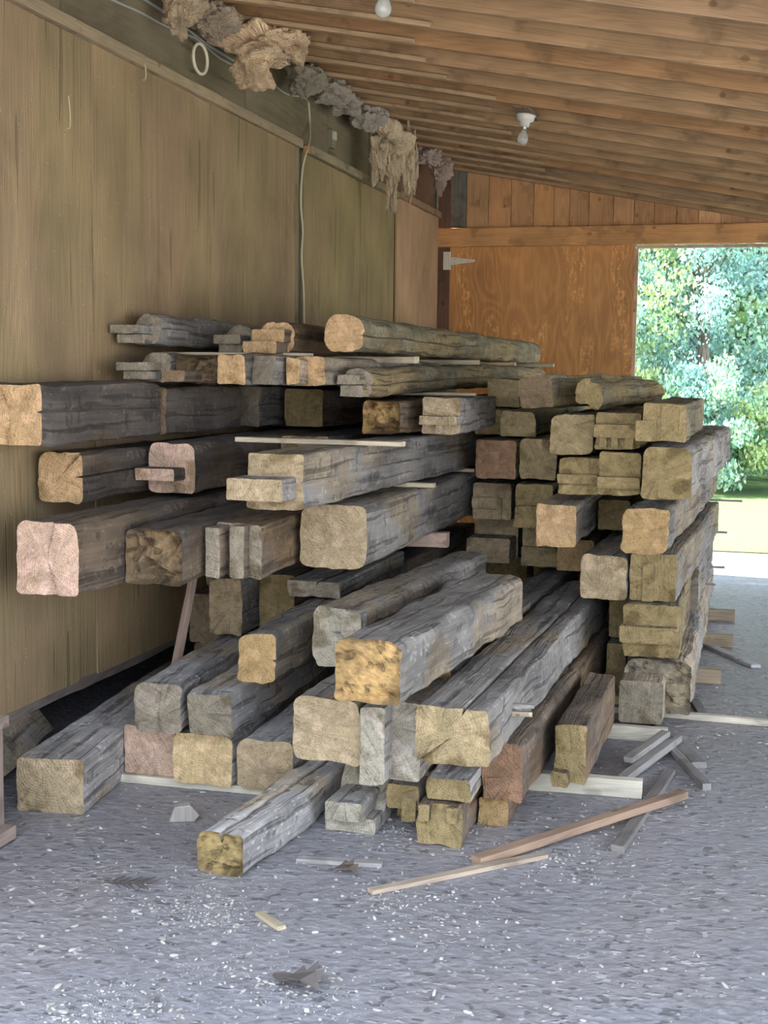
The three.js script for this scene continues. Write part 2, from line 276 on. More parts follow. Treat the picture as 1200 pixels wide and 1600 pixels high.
{ // left wall: plywood sheets on a raised frame, dark void below
  const w = structure('wall_left');
  const seams = [-2.2, -2.62, -3.84, -5.06, -6.285, -7.62], mats = [0, 1, 0, 2, 0];
  const sheet = (z0, z1, m, dx = 0, y1 = 2.93, seed = 1) => put(mesh('plywood_sheet', box(0.014, y1 - 0.33, Math.abs(z1 - z0) - 0.005, seed, true), m, w), WALL_X + 0.002 + dx - 0.009, (y1 + 0.33) / 2, (z0 + z1) / 2);
  for (let i = 0; i < seams.length - 1; i++) sheet(seams[i], seams[i + 1], M.ply[mats[i]], [0, 0, 0, 0.006, 0.011][i] ?? 0.011, 2.93, i);
  sheet(-7.77, -9.0, M.plyGreen, -0.012, 2.925, 21); sheet(-9.0, -9.9, M.plyGreen, -0.01, 2.925, 22); sheet(-9.9, -11.28, M.plyPink, 0.008, 2.94, 23);
  const gap = put(mesh('batten', box(0.03, 2.6, 0.055, 31, true), boardMat([0.26, 0.2, 0.11]), w), WALL_X, 1.63, -7.585);
  put(mesh('batten', box(0.02, 2.6, 0.13, 32, true), boardMat([0.10, 0.085, 0.055]), w), WALL_X - 0.03, 1.63, -7.70);  // dark strip painted as the shade in the gap between sheets
  // ledge strips along the top of the sheets
  const strip = (z0, z1, y, c, s) => { const m = mesh('ledge_strip', bar(0.035, 0.05, z0 - z1, s, { rough: 0.3, step: 0.1 }), boardMat(c), w); m.position.set(WALL_X + 0.02, y, z0); };
  strip(FRONT_Z, -7.62, 2.91, [0.34, 0.26, 0.155], 41); strip(-7.80, -9.88, 2.905, [0.31, 0.25, 0.15], 42); strip(-9.9, -11.28, 2.92, [0.32, 0.2, 0.12], 43);
  // upper boards behind the ledge
  for (const [z0, z1, m, s] of [[-2.2, -4.9, M.plyDark, 52], [-4.9, -6.9, M.plyDark, 53], [-6.9, -8.35, M.plyDark, 54], [-8.35, -9.3, M.plyDark, 55], [-9.3, -9.62, boardMat([0.13, 0.1, 0.06]), 56], [-9.62, -11.2, M.plyRed, 57]])
    put(mesh('upper_board', box(0.02, 0.72, z0 - z1 - 0.006, s), m, w), WALL_X - 0.055, 3.24, (z0 + z1) / 2);
  { const m = mesh('bottom_plank', bar(0.035, 0.065, FRONT_Z - BACK_Z, 61, { rough: 1.0, step: 0.12 }), boardMat([0.17, 0.14, 0.12]), w); m.position.set(WALL_X - 0.022, 0.295, FRONT_Z); }
  put(mesh('outer_wall', box(0.1, 3.4, FRONT_Z - BACK_Z, 62), M.outer, w), WALL_X - 0.13, 2.02, (FRONT_Z + BACK_Z) / 2);
  put(mesh('added_sill_slab', box(0.8, 0.06, FRONT_Z - BACK_Z, 63), M.shadeStone, w), WALL_X - 0.46, 0.332, (FRONT_Z + BACK_Z) / 2);  // unseen lid added over the void to block light
  put(mesh('added_foundation', box(0.15, 0.5, FRONT_Z - BACK_Z, 64), M.shadeStone, w), -3.5, 0.15, (FRONT_Z + BACK_Z) / 2);  // unseen wall added behind the void to keep light out
}
{ // back wall: boards above a header, door leaf, opening
  const w = structure('wall_back');
  const tints = [[0.12, 0.12, 0.115], [0.3, 0.2, 0.11], [0.34, 0.2, 0.10], [0.36, 0.22, 0.115], [0.34, 0.2, 0.095], [0.33, 0.2, 0.1], [0.32, 0.195, 0.1], [0.3, 0.18, 0.09], [0.33, 0.2, 0.11], [0.27, 0.16, 0.085], [0.25, 0.15, 0.08], [0.28, 0.17, 0.09], [0.38, 0.24, 0.13], [0.36, 0.22, 0.12], [0.33, 0.2, 0.11]];
  const wid = [0.15, 0.19, 0.19, 0.19, 0.17, 0.13, 0.16, 0.2, 0.17, 0.16, 0.18]; let x = -2.53, i = 0; const r = rng(8);
  while (x < RIGHT_X) { const ww = wid[i] ?? 0.17 + 0.04 * r(), top = roofY(x) + 0.22, c = tints[i % tints.length]; put(mesh('board', box(ww - 0.004, top - 2.75, 0.022, 80 + i, true), boardMat(c.map((q, k) => Math.round(q * [175, 155, 130][k]) / 100)), w), x + ww / 2, (top + 2.75) / 2, BACK_Z - 0.03 - 0.006 * r()); x += ww; i++; }
  { const sh = new THREE.Shape([[-2.62, 2.74], [RIGHT_X, 2.74], [RIGHT_X, roofY(RIGHT_X) + 0.2 > 2.75 ? roofY(RIGHT_X) + 0.2 : 2.76], [1.8, roofY(1.8) + 0.19], [-2.62, roofY(-2.62) + 0.19]].map((q) => new THREE.Vector2(...q))); put(mesh('added_backing_panel', new THREE.ExtrudeGeometry(sh, { depth: 0.02, bevelEnabled: false }), M.outer, w), 0, 0, BACK_Z - 0.085); }  // unseen panel added to block sky light between the boards
  put(mesh('corner_post', box(0.11, 3.4, 0.1, 71, true), boardMat([0.17, 0.085, 0.05]), w), -2.57, 1.7, BACK_Z - 0.06);
  { const m = mesh('header_beam', bar(0.06, 0.155, RIGHT_X + 2.62, 72, { rough: 0.25, step: 0.2 }), boardMat([0.62, 0.32, 0.12]), w); m.rotation.y = -Math.PI / 2; m.position.set(-2.62, 2.68, BACK_Z + 0.005); }
  put(mesh('head_stop', box(3.9, 0.025, 0.05, 73), boardMat([0.5, 0.42, 0.3]), w), 1.0, 2.665, BACK_Z - 0.045);
  put(mesh('outer_panel', box(RIGHT_X - 0.75, 2.7, 0.03, 74), M.door, w), (RIGHT_X + 0.75) / 2, 1.35, BACK_Z - 0.04);
  put(mesh('outer_panel', box(0.2, 3.6, 0.1, 76), M.outer, w), -2.75, 1.9, BACK_Z - 0.08);
  put(mesh('jamb_post', box(0.1, 2.7, 0.1, 75, true), boardMat([0.4, 0.28, 0.16]), w), 0.7, 1.35, BACK_Z - 0.04);
}
{ // the closed leaf
  const d = structure('door_1');
  const x0 = -2.52, x1 = -0.965;
  put(mesh('plywood_face', box(x1 - x0, 2.675, 0.03, 90, true), M.door, d), (x0 + x1) / 2, 1.3525, BACK_Z - 0.035);
  put(mesh('edge_batten', box(0.03, 2.64, 0.05, 91, true), boardMat([0.62, 0.42, 0.28]), d), x1 + 0.012, 1.335, BACK_Z - 0.05);
  const galv = plain([0.62, 0.6, 0.5], 0.5, 0.3), s = new THREE.Shape([[0, -0.032], [0, 0.032], [0.205, 0.008], [0.205, -0.008]].map((p) => new THREE.Vector2(...p)));
  const h = new THREE.Group(); h.name = 'strap_hinge'; h.position.set(-2.505, 2.565, BACK_Z - 0.018); d.add(h);
  mesh('strap', new THREE.ExtrudeGeometry(s, { depth: 0.004, bevelEnabled: true, bevelSize: 0.001, bevelThickness: 0.001, bevelSegments: 1 }), galv, h);
  put(mesh('hinge_leaf', box(0.05, 0.15, 0.006, 3), galv, h), -0.035, 0, 0.034);
  { const k = mesh('pin', new THREE.CylinderGeometry(0.008, 0.008, 0.15, 12), galv, h); k.position.set(-0.005, 0, 0.03); }
  for (const [x, y] of [[0.03, 0.014], [0.03, -0.014], [0.09, 0.006], [0.15, 0]]) { const k = mesh('screw', new THREE.CylinderGeometry(0.005, 0.005, 0.004, 10), plain([0.3, 0.28, 0.25], 0.5, 0.6), h); k.rotation.x = Math.PI / 2; k.position.set(x, y, 0.007); }
}
{ // right wall (outside the frame): boarded at the back, open bays on posts towards the front
  const w = structure('wall_right'), top = roofY(RIGHT_X) + 0.2;
  put(mesh('boarding', box(0.06, top, 0.5, 95), M.outer, w), RIGHT_X + 0.03, top / 2, BACK_Z + 0.25);
  for (const z of [-6.8, -2.35]) put(mesh('post', box(0.16, top, 0.16, 96, true), M.outer, w), RIGHT_X - 0.02, top / 2, z);
  put(mesh('eave_beam', box(0.12, 0.2, FRONT_Z - BACK_Z, 97), M.outer, w), RIGHT_X, top - 0.1, (FRONT_Z + BACK_Z) / 2);
}
{ // roof: rafters 16 inches apart, short furring strips on their wall ends, deck above
  const c = structure('ceiling'), ang = Math.atan(SLOPE), L = (RIGHT_X + 0.5 - WALL_X) / Math.cos(ang), r = rng(19);
  const tones = [[0.40, 0.245, 0.12], [0.36, 0.22, 0.11], [0.43, 0.265, 0.13], [0.40, 0.22, 0.095], [0.34, 0.215, 0.115]].map(boardMat);
  const shapes = [1, 2, 3, 4].map((k) => bar(0.042, 0.14, L, 100 + k, { rough: 0.22, step: 0.25, corner: [0.1, 0.1, 0.1, 0.1] }));
  const strips = [1, 2].map((k) => bar(0.02, 0.022, 1.0, 120 + k, { rough: 0.3, step: 0.1 }));
  for (let k = 0; k < 34; k++) {
    const z = BACK_Z + 0.045 + 0.4065 * k; if (z > FRONT_Z) break;
    const ra = mesh('rafter', shapes[k % 4], tones[Math.floor(r() * 5)], c);
    ra.rotation.set(0, -Math.PI / 2, 0); ra.rotation.order = 'YXZ'; ra.rotation.x = -ang; ra.position.set(WALL_X - 0.02, roofY(WALL_X - 0.02), z);
    const len = 0.85 + 0.3 * r(), st = mesh('furring_strip', strips[k % 2], boardMat([0.46, 0.31, 0.17]), c); st.scale.z = len;
    st.rotation.order = 'YXZ'; st.rotation.set(-ang, -Math.PI / 2, 0); st.position.set(WALL_X + 0.1, roofY(WALL_X + 0.1) + 0.001, z + 0.032);
  }
  const dk = mesh('roof_deck', box(L + 0.4, 0.04, FRONT_Z - BACK_Z + 1.0, 130), M.deck, c); dk.rotation.z = -ang;
  const mx = (WALL_X + RIGHT_X + 0.4) / 2; dk.position.set(mx, roofY(mx) + 0.168, (FRONT_Z + BACK_Z) / 2 - 0.1);
}

// ------------------------------------------------------------------ the timbers
// x0, x1: edges of the near end; y: underside; h: height; z: near end; len, yaw (degrees, far end to +x), pitch (far end up), roll
const S = { dust: [0.36, 0.35, 0.335], dark: [0.098, 0.082, 0.068], brown: [0.135, 0.103, 0.072], grey: [0.20, 0.19, 0.172], pale: [0.27, 0.255, 0.23], moss: [0.19, 0.168, 0.105], black: [0.075, 0.063, 0.052] };  // dust is grey made paler, light put into the colour of shaded timbers
const E_ = { pink: [0.50, 0.345, 0.245], tan: [0.45, 0.295, 0.145], gold: [0.385, 0.255, 0.11], buff: [0.36, 0.275, 0.16], grey: [0.25, 0.212, 0.15], white: [0.34, 0.305, 0.23], olive: [0.275, 0.205, 0.09], yellow: [0.32, 0.245, 0.125], red: [0.24, 0.14, 0.078], brown: [0.18, 0.125, 0.07], straw: [0.53, 0.39, 0.2] };
const GEN = { square: [0.09, 0.12, 0.12, 0.09], log: [0.5, 0.85, 0.85, 0.5], wane: [0.12, 0.34, 0.3, 0.14], wane2: [0.3, 0.2, 0.42, 0.25] };
let serial = 0;
function addTimber(o) {
  const s = ++serial, w = o.x1 - o.x0, g = thing(o.name ?? 'hewn_timber', o.label, o.cat ?? 'timber', [(o.x0 + o.x1) / 2, o.y, o.z], o.group);
  g.rotation.order = 'YXZ'; g.rotation.set((o.pitch ?? 0) * DEG, -(o.yaw ?? 0) * DEG, (o.roll ?? 0) * DEG);
  const rot = o.rot ? 'rot' : 'sawn';
  const t = timber({ w, h: o.h, len: o.len, seed: s * 3 + 1, corner: GEN[o.sec ?? 'square'], rough: o.rough ?? 1, taper: o.taper ?? 0.03, bow: o.bow ?? 0, lift: o.lift ?? 0, checks: o.checks ?? [], face: rot, faceDepth: o.rot ?? 1, slant: o.slant ?? 0, lean: o.lean ?? 0, splits: o.splits ?? [] });
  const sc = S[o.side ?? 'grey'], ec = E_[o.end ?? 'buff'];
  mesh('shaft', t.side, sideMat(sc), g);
  mesh('cut_end', t.near, o.rot ? rotMat(ec) : o.clean ? endMat(ec, 3) : endMat(ec), g);
  mesh('far_end', t.far, endMat(E_.grey), g);
  for (const [u0, u1, v0, v1, d, col] of o.tenon ?? []) {      // shares of the end face, length in front of it
    const tw = (u1 - u0) * w, th = (v1 - v0) * o.h, q = timber({ w: tw, h: th, len: d + 0.03, seed: s * 31 + Math.round(u0 * 10) + Math.round(v0 * 100), corner: [0.12, 0.14, 0.14, 0.12], rough: 0.5, step: 0.03 });
    const te = mesh('tenon', mergeGeometries([q.side, q.far]), sideMat(S[col ?? o.side ?? 'grey'].map((c) => c * 1.15)), g);
    te.position.set(mix(-w / 2, w / 2, (u0 + u1) / 2), v0 * o.h, d);
    mesh('tenon_end', q.near, endMat(ec), te);
  }
  return g;
}
const top = (t = 0.5, d = 0.03, bias = 0.1) => ({ side: 1, t, d, bias }), right = (t = 0.5, d = 0.03, bias = 0.1) => ({ side: 0, t, d, bias });
const T = addTimber;
// -- left stack, second-lowest visible course
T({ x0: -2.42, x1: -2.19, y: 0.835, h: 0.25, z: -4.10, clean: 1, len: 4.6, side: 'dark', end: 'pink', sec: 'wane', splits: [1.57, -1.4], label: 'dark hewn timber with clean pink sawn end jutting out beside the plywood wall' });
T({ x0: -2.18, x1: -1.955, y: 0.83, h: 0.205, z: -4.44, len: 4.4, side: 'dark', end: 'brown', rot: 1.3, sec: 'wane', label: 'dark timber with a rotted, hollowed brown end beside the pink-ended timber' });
T({ x0: -1.945, x1: -1.75, y: 0.83, h: 0.20, z: -4.72, len: 4.2, side: 'brown', end: 'grey', slant: 0.25, tenon: [[0.02, 0.3, 0.05, 0.98, 0.10], [0.45, 0.75, 0.02, 1.0, 0.07]], label: 'timber ending in two upright tongues between rotted timber and large cream-ended timber' });
T({ x0: -1.72, x1: -1.45, y: 0.83, h: 0.25, z: -5.08, clean: 1, len: 3.6, side: 'grey', end: 'buff', sec: 'wane2', rough: 1.1, label: 'thick timber with rounded cream stained end under the grey lap-tenoned timber' });
// -- third course
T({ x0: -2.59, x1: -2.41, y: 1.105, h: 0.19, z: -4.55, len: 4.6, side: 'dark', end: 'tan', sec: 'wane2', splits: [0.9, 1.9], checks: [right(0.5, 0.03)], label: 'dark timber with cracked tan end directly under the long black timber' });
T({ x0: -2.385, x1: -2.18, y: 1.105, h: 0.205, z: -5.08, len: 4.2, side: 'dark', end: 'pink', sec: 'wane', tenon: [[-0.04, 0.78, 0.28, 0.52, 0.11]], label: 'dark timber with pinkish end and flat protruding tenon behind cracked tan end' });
T({ x0: -2.17, x1: -1.93, y: 1.10, h: 0.20, z: -6.1, len: 3.4, side: 'grey', end: 'buff', label: 'timber set back between flat-tenoned timber and lap-tenoned grey timber' });
T({ x0: -1.80, x1: -1.575, y: 1.10, h: 0.205, z: -4.68, len: 3.3, yaw: 2.4, side: 'grey', end: 'buff', checks: [right(0.5, 0.02)], tenon: [[-0.12, 0.85, 0.19, 0.58, 0.13]], label: 'grey squared timber with broad flat tenon protruding from its cream shoulder' });
// -- fourth course
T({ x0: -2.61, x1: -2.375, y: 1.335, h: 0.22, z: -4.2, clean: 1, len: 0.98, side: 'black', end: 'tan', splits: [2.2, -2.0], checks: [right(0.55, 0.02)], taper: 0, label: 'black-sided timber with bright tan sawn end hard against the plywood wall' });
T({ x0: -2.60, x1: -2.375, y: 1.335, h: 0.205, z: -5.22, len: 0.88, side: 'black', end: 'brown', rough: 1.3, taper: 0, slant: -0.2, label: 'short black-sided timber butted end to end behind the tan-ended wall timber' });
T({ x0: -2.60, x1: -2.36, y: 1.33, h: 0.20, z: -6.32, len: 3.2, side: 'grey', end: 'grey', label: 'brown timber recessed in shadow beyond the short black-sided timber' });
T({ x0: -2.29, x1: -2.09, y: 1.33, h: 0.19, z: -6.5, len: 3.2, side: 'brown', end: 'olive', label: 'brown timber end recessed in dark gap beside rotted hollow stub' });
T({ x0: -1.73, x1: -1.55, y: 1.33, h: 0.15, z: -5.99, len: 3.2, side: 'brown', end: 'gold', rot: 1.4, sec: 'wane', label: 'timber with golden splintered rotten end under the pale forked log' });
T({ x0: -1.48, x1: -1.30, y: 1.33, h: 0.165, z: -6.13, len: 0.93, side: 'pale', end: 'buff', tenon: [[0.0, 1.0, 0.25, 0.5, 0.07], [0.4, 0.56, 0.0, 0.25, 0.05]], label: 'whitewashed timber with stepped tenon beside the right-hand stack' });
// -- fifth course: slim logs
T({ name: 'hewn_log', cat: 'log', x0: -2.47, x1: -2.345, y: 1.562, h: 0.115, z: -5.2, len: 4.8, side: 'grey', end: 'grey', sec: 'log', lean: -0.35, tenon: [[-0.35, 0.75, 0.36, 0.66, 0.15], [-0.2, 0.8, 0.06, 0.34, 0.12]], label: 'grey log with double flat tenons resting on the black-sided timber' });
T({ name: 'hewn_log', cat: 'log', x0: -2.335, x1: -2.14, y: 1.56, h: 0.11, z: -5.25, len: 4.6, side: 'brown', end: 'brown', rot: 1.0, sec: 'wane', tenon: [[0.02, 0.55, 0.0, 0.42, 0.16]], label: 'log with ragged split end and cracked tongue beside double-tenoned grey log' });
T({ name: 'hewn_log', cat: 'log', x0: -2.13, x1: -2.01, y: 1.552, h: 0.125, z: -5.2, len: 4.6, side: 'grey', end: 'tan', sec: 'wane', label: 'log with rounded tan end between ragged tongue and slanting grey log end' });
T({ name: 'hewn_log', cat: 'log', x0: -2.005, x1: -1.885, y: 1.55, h: 0.12, z: -5.24, len: 4.6, side: 'grey', end: 'grey', slant: 0.6, lean: -0.3, label: 'log with smooth grey slanting end between two tan-ended logs' });
T({ name: 'hewn_log', cat: 'log', x0: -1.88, x1: -1.725, y: 1.55, h: 0.12, z: -5.42, len: 4.6, side: 'grey', end: 'tan', sec: 'wane', slant: 0.3, tenon: [[0.06, 0.45, 0.02, 0.95, 0.10, 'pale']], label: 'log with notched tan shoulder under the thick round log' });
T({ name: 'hewn_log', cat: 'log', x0: -1.71, x1: -1.575, y: 1.50, h: 0.125, z: -5.6, len: 5.0, pitch: 0.4, taper: -0.1, side: 'moss', end: 'grey', sec: 'log', lift: 0.015, checks: [right(0.55, 0.02)], tenon: [[0.0, 0.75, 0.45, 0.78, 0.09], [0.06, 0.8, 0.04, 0.42, 0.07]], label: 'long pale log with pegged lap tenon lying directly below thick round log' });
// -- top course
T({ name: 'hewn_log', cat: 'log', x0: -2.55, x1: -2.425, y: 1.71, h: 0.135, z: -5.3, len: 4.9, side: 'grey', end: 'grey', sec: 'log', lean: -0.5, tenon: [[-0.4, 0.7, 0.36, 0.62, 0.13], [-0.25, 0.75, 0.06, 0.34, 0.10]], label: 'topmost grey log nearest the plywood wall with whitish stepped tenon' });
T({ name: 'hewn_log', cat: 'log', x0: -2.31, x1: -2.17, y: 1.69, h: 0.125, z: -5.75, len: 4.7, side: 'grey', end: 'grey', sec: 'log', lean: -0.5, tenon: [[-0.1, 0.8, 0.3, 0.62, 0.12], [0.0, 0.8, 0.0, 0.3, 0.09]], label: 'topmost log with small cream tenon tucked behind stepped brown log end' });
T({ name: 'hewn_log', cat: 'log', x0: -2.12, x1: -1.945, y: 1.685, h: 0.14, z: -5.65, len: 4.6, side: 'brown', end: 'tan', sec: 'log', tenon: [[-0.05, 0.8, 0.0, 0.36, 0.16], [0.02, 0.88, 0.34, 0.74, 0.09]], label: 'topmost brown log with stepped tan notched end beside thick round log' });
T({ name: 'hewn_log', cat: 'log', x0: -1.79, x1: -1.615, y: 1.70, h: 0.155, z: -5.6, clean: 1, len: 5.0, taper: -0.06, side: 'moss', end: 'tan', sec: 'log', splits: [-1.5], checks: [right(0.62, 0.025)], label: 'thick round log with clean tan half-round end on top of left stack' });
// -- under the left stack
T({ x0: -2.60, x1: -2.41, y: 0.04, h: 0.235, z: -6.05, len: 3.4, side: 'grey', end: 'buff', label: 'bottom timber on the floor behind leaning pink stick' });
T({ x0: -2.60, x1: -2.41, y: 0.29, h: 0.235, z: -6.0, len: 3.4, side: 'grey', end: 'buff', label: 'cream-ended timber in shade behind the leaning pink stick' });
T({ x0: -2.60, x1: -2.40, y: 0.535, h: 0.215, z: -6.2, len: 3.2, side: 'grey', end: 'buff', label: 'timber hidden under the jutting pink-ended timber' });
T({ x0: -2.26, x1: -2.11, y: 0.455, h: 0.25, z: -5.42, len: 3.6, side: 'grey', end: 'buff', sec: 'wane', label: 'buff-ended timber block below rotted timber beside shadowed brown end' });
T({ x0: -2.10, x1: -1.93, y: 0.455, h: 0.25, z: -5.62, len: 3.4, side: 'grey', end: 'olive', label: 'brown stained timber end below the two upright tongues' });
T({ name: 'wood_slab', cat: 'slab', x0: -1.87, x1: -1.64, y: 0.655, h: 0.07, z: -5.35, len: 1.1, side: 'grey', end: 'grey', checks: [top(0.4, 0.02, 0.5)], label: 'grey cracked slab squeezed beneath the cream-ended timber' });
// -- front pile, upper timbers
T({ x0: -1.79, x1: -1.645, y: 0.465, h: 0.18, z: -4.57, clean: 1, len: 4.0, yaw: -0.9, side: 'grey', end: 'gold', sec: 'wane2', checks: [right(0.45, 0.02)], label: 'long grey timber with small round golden end above left floor pile' });
T({ x0: -1.525, x1: -1.33, y: 0.52, h: 0.225, z: -4.65, len: 1.75, yaw: 4, side: 'grey', end: 'white', sec: 'wane', rough: 1.3, tenon: [[0.62, 1.0, 0.45, 0.98, 0.03, 'pale'], [0.42, 0.66, 0.36, 0.62, 0.035, 'pale']], label: 'timber with whitish mortised end between golden end and rotten yellow end' });
T({ x0: -1.265, x1: -1.035, y: 0.55, h: 0.205, z: -4.06, len: 1.6, yaw: 4.6, side: 'grey', end: 'gold', rot: 0.4, sec: 'wane', rough: 1.2, label: 'thick timber with crumbly rotten yellow end on top of front pile' });
T({ x0: -1.20, x1: -1.03, y: 0.31, h: 0.225, z: -4.78, clean: 1, len: 2.75, yaw: 2.4, side: 'grey', end: 'tan', rough: 1.3, checks: [top(0.5, 0.03, 0.3)], label: 'split-topped timber with orange end sunk between two thick front timbers' });
T({ x0: -1.02, x1: -0.775, y: 0.335, h: 0.19, z: -4.2, len: 2.85, yaw: 1.9, side: 'grey', end: 'yellow', sec: 'square', rough: 1.2, checks: [top(0.3, 0.03, 0.2)], splits: [-2.4], label: 'broad foreground timber with straw end and broken peg in its side' });
T({ x0: -1.475, x1: -1.235, y: 0.28, h: 0.225, z: -4.27, clean: 1, len: 2.0, yaw: 2, side: 'grey', end: 'buff', sec: 'wane', splits: [0.3], label: 'timber with smooth pale buff end beneath the rotten yellow end' });
T({ name: 'timber_offcut', x0: -1.205, x1: -1.035, y: 0.225, h: 0.275, z: -4.32, len: 0.4, side: 'pale', end: 'white', tenon: [[-0.1, 0.42, 0.02, 0.98, 0.09, 'pale']], label: 'short grey block with upright tongue under the rotten yellow end' });
T({ x0: -0.865, x1: -0.725, y: 0.105, h: 0.215, z: -4.57, len: 2.45, yaw: 1.8, side: 'brown', end: 'red', sec: 'wane', label: 'timber with reddish chamfered end right below broad foreground timber' });
T({ x0: -0.665, x1: -0.545, y: 0.075, h: 0.225, z: -4.94, len: 0.95, yaw: 1.0, side: 'brown', end: 'olive', tenon: [[0.0, 0.5, 0.0, 0.25, 0.05]], label: 'short brown notched timber resting on white board at pile edge' });
// -- front pile, on the floor
T({ name: 'hewn_log', cat: 'log', x0: -1.665, x1: -1.495, y: 0.0, h: 0.14, z: -3.88, len: 1.3, yaw: 5, side: 'dust', end: 'olive', rot: 0.35, sec: 'wane2', rough: 1.3, checks: [top(0.55, 0.03, 0.3)], label: 'dusty log with ragged end lying out on floor in front of pile' });
T({ x0: -1.39, x1: -1.205, y: 0.0, h: 0.205, z: -4.55, len: 1.5, yaw: 1.5, side: 'dust', end: 'white', lean: -0.9, checks: [top(0.55, 0.02, 0.4)], tenon: [[0.08, 0.8, 0.26, 0.58, 0.20, 'pale'], [0.0, 1.0, 0.0, 0.26, 0.16, 'pale']], label: 'timber with sloped nose and pegged tenon on the floor beside dusty log' });
T({ x0: -1.185, x1: -1.07, y: 0.0, h: 0.20, z: -4.6, len: 1.4, yaw: 1, side: 'dust', end: 'olive', tenon: [[0.0, 1.0, 0.38, 0.82, 0.13, 'pale'], [0.5, 0.95, 0.2, 0.6, 0.15, 'pale']], label: 'notched grey timber end on floor below the upright tongue' });
T({ x0: -1.05, x1: -0.90, y: 0.0, h: 0.14, z: -4.36, len: 1.3, yaw: 1, side: 'brown', end: 'olive', lean: -0.25, splits: [1.4, 1.8], tenon: [[0.05, 0.3, 0.6, 1.0, 0.02], [0.7, 0.98, 0.6, 1.0, 0.02]], label: 'low timber with V-notched end on the floor under the flat slab' });
T({ name: 'wood_slab', cat: 'slab', x0: -1.03, x1: -0.875, y: 0.145, h: 0.075, z: -4.40, len: 1.0, yaw: 1, side: 'dust', end: 'olive', label: 'flat grey slab directly under broad foreground timber with straw end' });
T({ name: 'timber_offcut', x0: -0.885, x1: -0.78, y: 0.0, h: 0.10, z: -4.61, len: 0.5, side: 'brown', end: 'gold', label: 'small brown block propping reddish chamfered timber' });
// -- left floor pile
T({ x0: -2.53, x1: -2.275, y: 0.0, h: 0.20, z: -4.27, len: 1.68, yaw: -6.1, side: 'dust', end: 'buff', rough: 0.9, checks: [right(0.5, 0.015)], label: 'wide timber on the floor angled under the plywood wall' });
T({ x0: -2.195, x1: -2.01, y: 0.245, h: 0.19, z: -4.55, len: 1.75, yaw: -4.6, side: 'dust', end: 'grey', sec: 'wane2', splits: [-1.7, 0.1], label: 'grey-ended timber with knot on top of the two cream floor timbers' });
T({ x0: -1.995, x1: -1.815, y: 0.245, h: 0.17, z: -4.57, len: 1.8, yaw: -1.2, side: 'dust', end: 'grey', rough: 1.2, lean: 0.15, label: 'timber with weathered split end beside knotted grey-ended timber' });
T({ x0: -2.315, x1: -2.105, y: 0.035, h: 0.19, z: -4.70, len: 1.7, yaw: -1.6, side: 'dust', end: 'pink', label: 'pink-brown ended timber on white board under knotted grey-ended timber' });
T({ x0: -2.08, x1: -1.845, y: 0.035, h: 0.195, z: -4.64, clean: 1, len: 1.7, yaw: -1.2, side: 'dust', end: 'straw', sec: 'wane', splits: [-1.5, 1.3], label: 'bright straw-ended timber on white board at foot of left floor pile' });
T({ x0: -1.82, x1: -1.60, y: 0.035, h: 0.195, z: -4.64, clean: 1, len: 1.7, yaw: -0.8, side: 'dust', end: 'buff', sec: 'wane2', splits: [1.4], label: 'round-cornered buff timber on white board beside bright straw-ended timber' });
T({ name: 'timber_offcut', x0: -2.78, x1: -2.66, y: 0.05, h: 0.15, z: -4.52, len: 0.5, yaw: -14, roll: 38, side: 'dust', end: 'grey', label: 'tilted grey offcut tucked into dark gap under the plywood wall' });
// -- right stack, bottom to top; columns from the outside face inwards
T({ x0: -0.51, x1: -0.215, y: 0.075, h: 0.245, z: -6.14, len: 3.6, side: 'pale', end: 'grey', rot: 0.4, sec: 'wane', rough: 1.4, tenon: [[-0.03, 0.62, -0.05, 0.72, 0.16, 'pale']], label: 'bottom timber of right stack with thick weathered grey tenon' });
T({ x0: -0.63, x1: -0.535, y: 0.075, h: 0.24, z: -6.5, len: 3.0, side: 'grey', end: 'olive', label: 'narrow timber in the gap beside thick weathered tenon' });
T({ x0: -0.52, x1: -0.27, y: 0.335, h: 0.24, z: -6.11, len: 1.25, side: 'moss', end: 'olive', tenon: [[-0.06, 0.98, 0.3, 0.62, 0.05]], label: 'stepped olive timber end directly above thick weathered tenon' });
T({ x0: -0.50, x1: -0.235, y: 0.335, h: 0.235, z: -7.42, len: 2.3, yaw: 0.5, side: 'grey', end: 'grey', label: 'grey timber on outer face of right stack behind stepped olive end' });
T({ x0: -0.63, x1: -0.535, y: 0.335, h: 0.23, z: -6.55, len: 3.0, side: 'grey', end: 'olive', label: 'shadowed narrow timber beside stepped olive end' });
T({ x0: -0.505, x1: -0.295, y: 0.585, h: 0.215, z: -6.17, len: 2.9, yaw: 2.4, side: 'grey', end: 'olive', tenon: [[0.28, 0.53, 0.0, 0.82, 0.012, 'brown']], label: 'timber of right stack with pale upright inlay in its olive end' });
T({ x0: -0.725, x1: -0.515, y: 0.585, h: 0.205, z: -6.15, len: 3.2, yaw: 1.6, side: 'grey', end: 'buff', sec: 'wane', tenon: [[0.48, 0.68, 0.78, 0.97, 0.01, 'brown'], [0.48, 0.68, 0.52, 0.72, 0.01, 'brown']], label: 'white-cornered timber end left of pale upright inlay' });
T({ x0: -0.955, x1: -0.76, y: 0.585, h: 0.165, z: -7.0, len: 2.6, side: 'moss', end: 'gold', label: 'golden-brown timber end beneath tall squared yellow end' });
T({ x0: -1.165, x1: -0.975, y: 0.585, h: 0.205, z: -7.16, len: 2.6, side: 'moss', end: 'yellow', tenon: [[0.0, 1.0, 0.0, 0.5, 0.03]], label: 'two-step yellowish timber end beside grey-blue projecting block' });
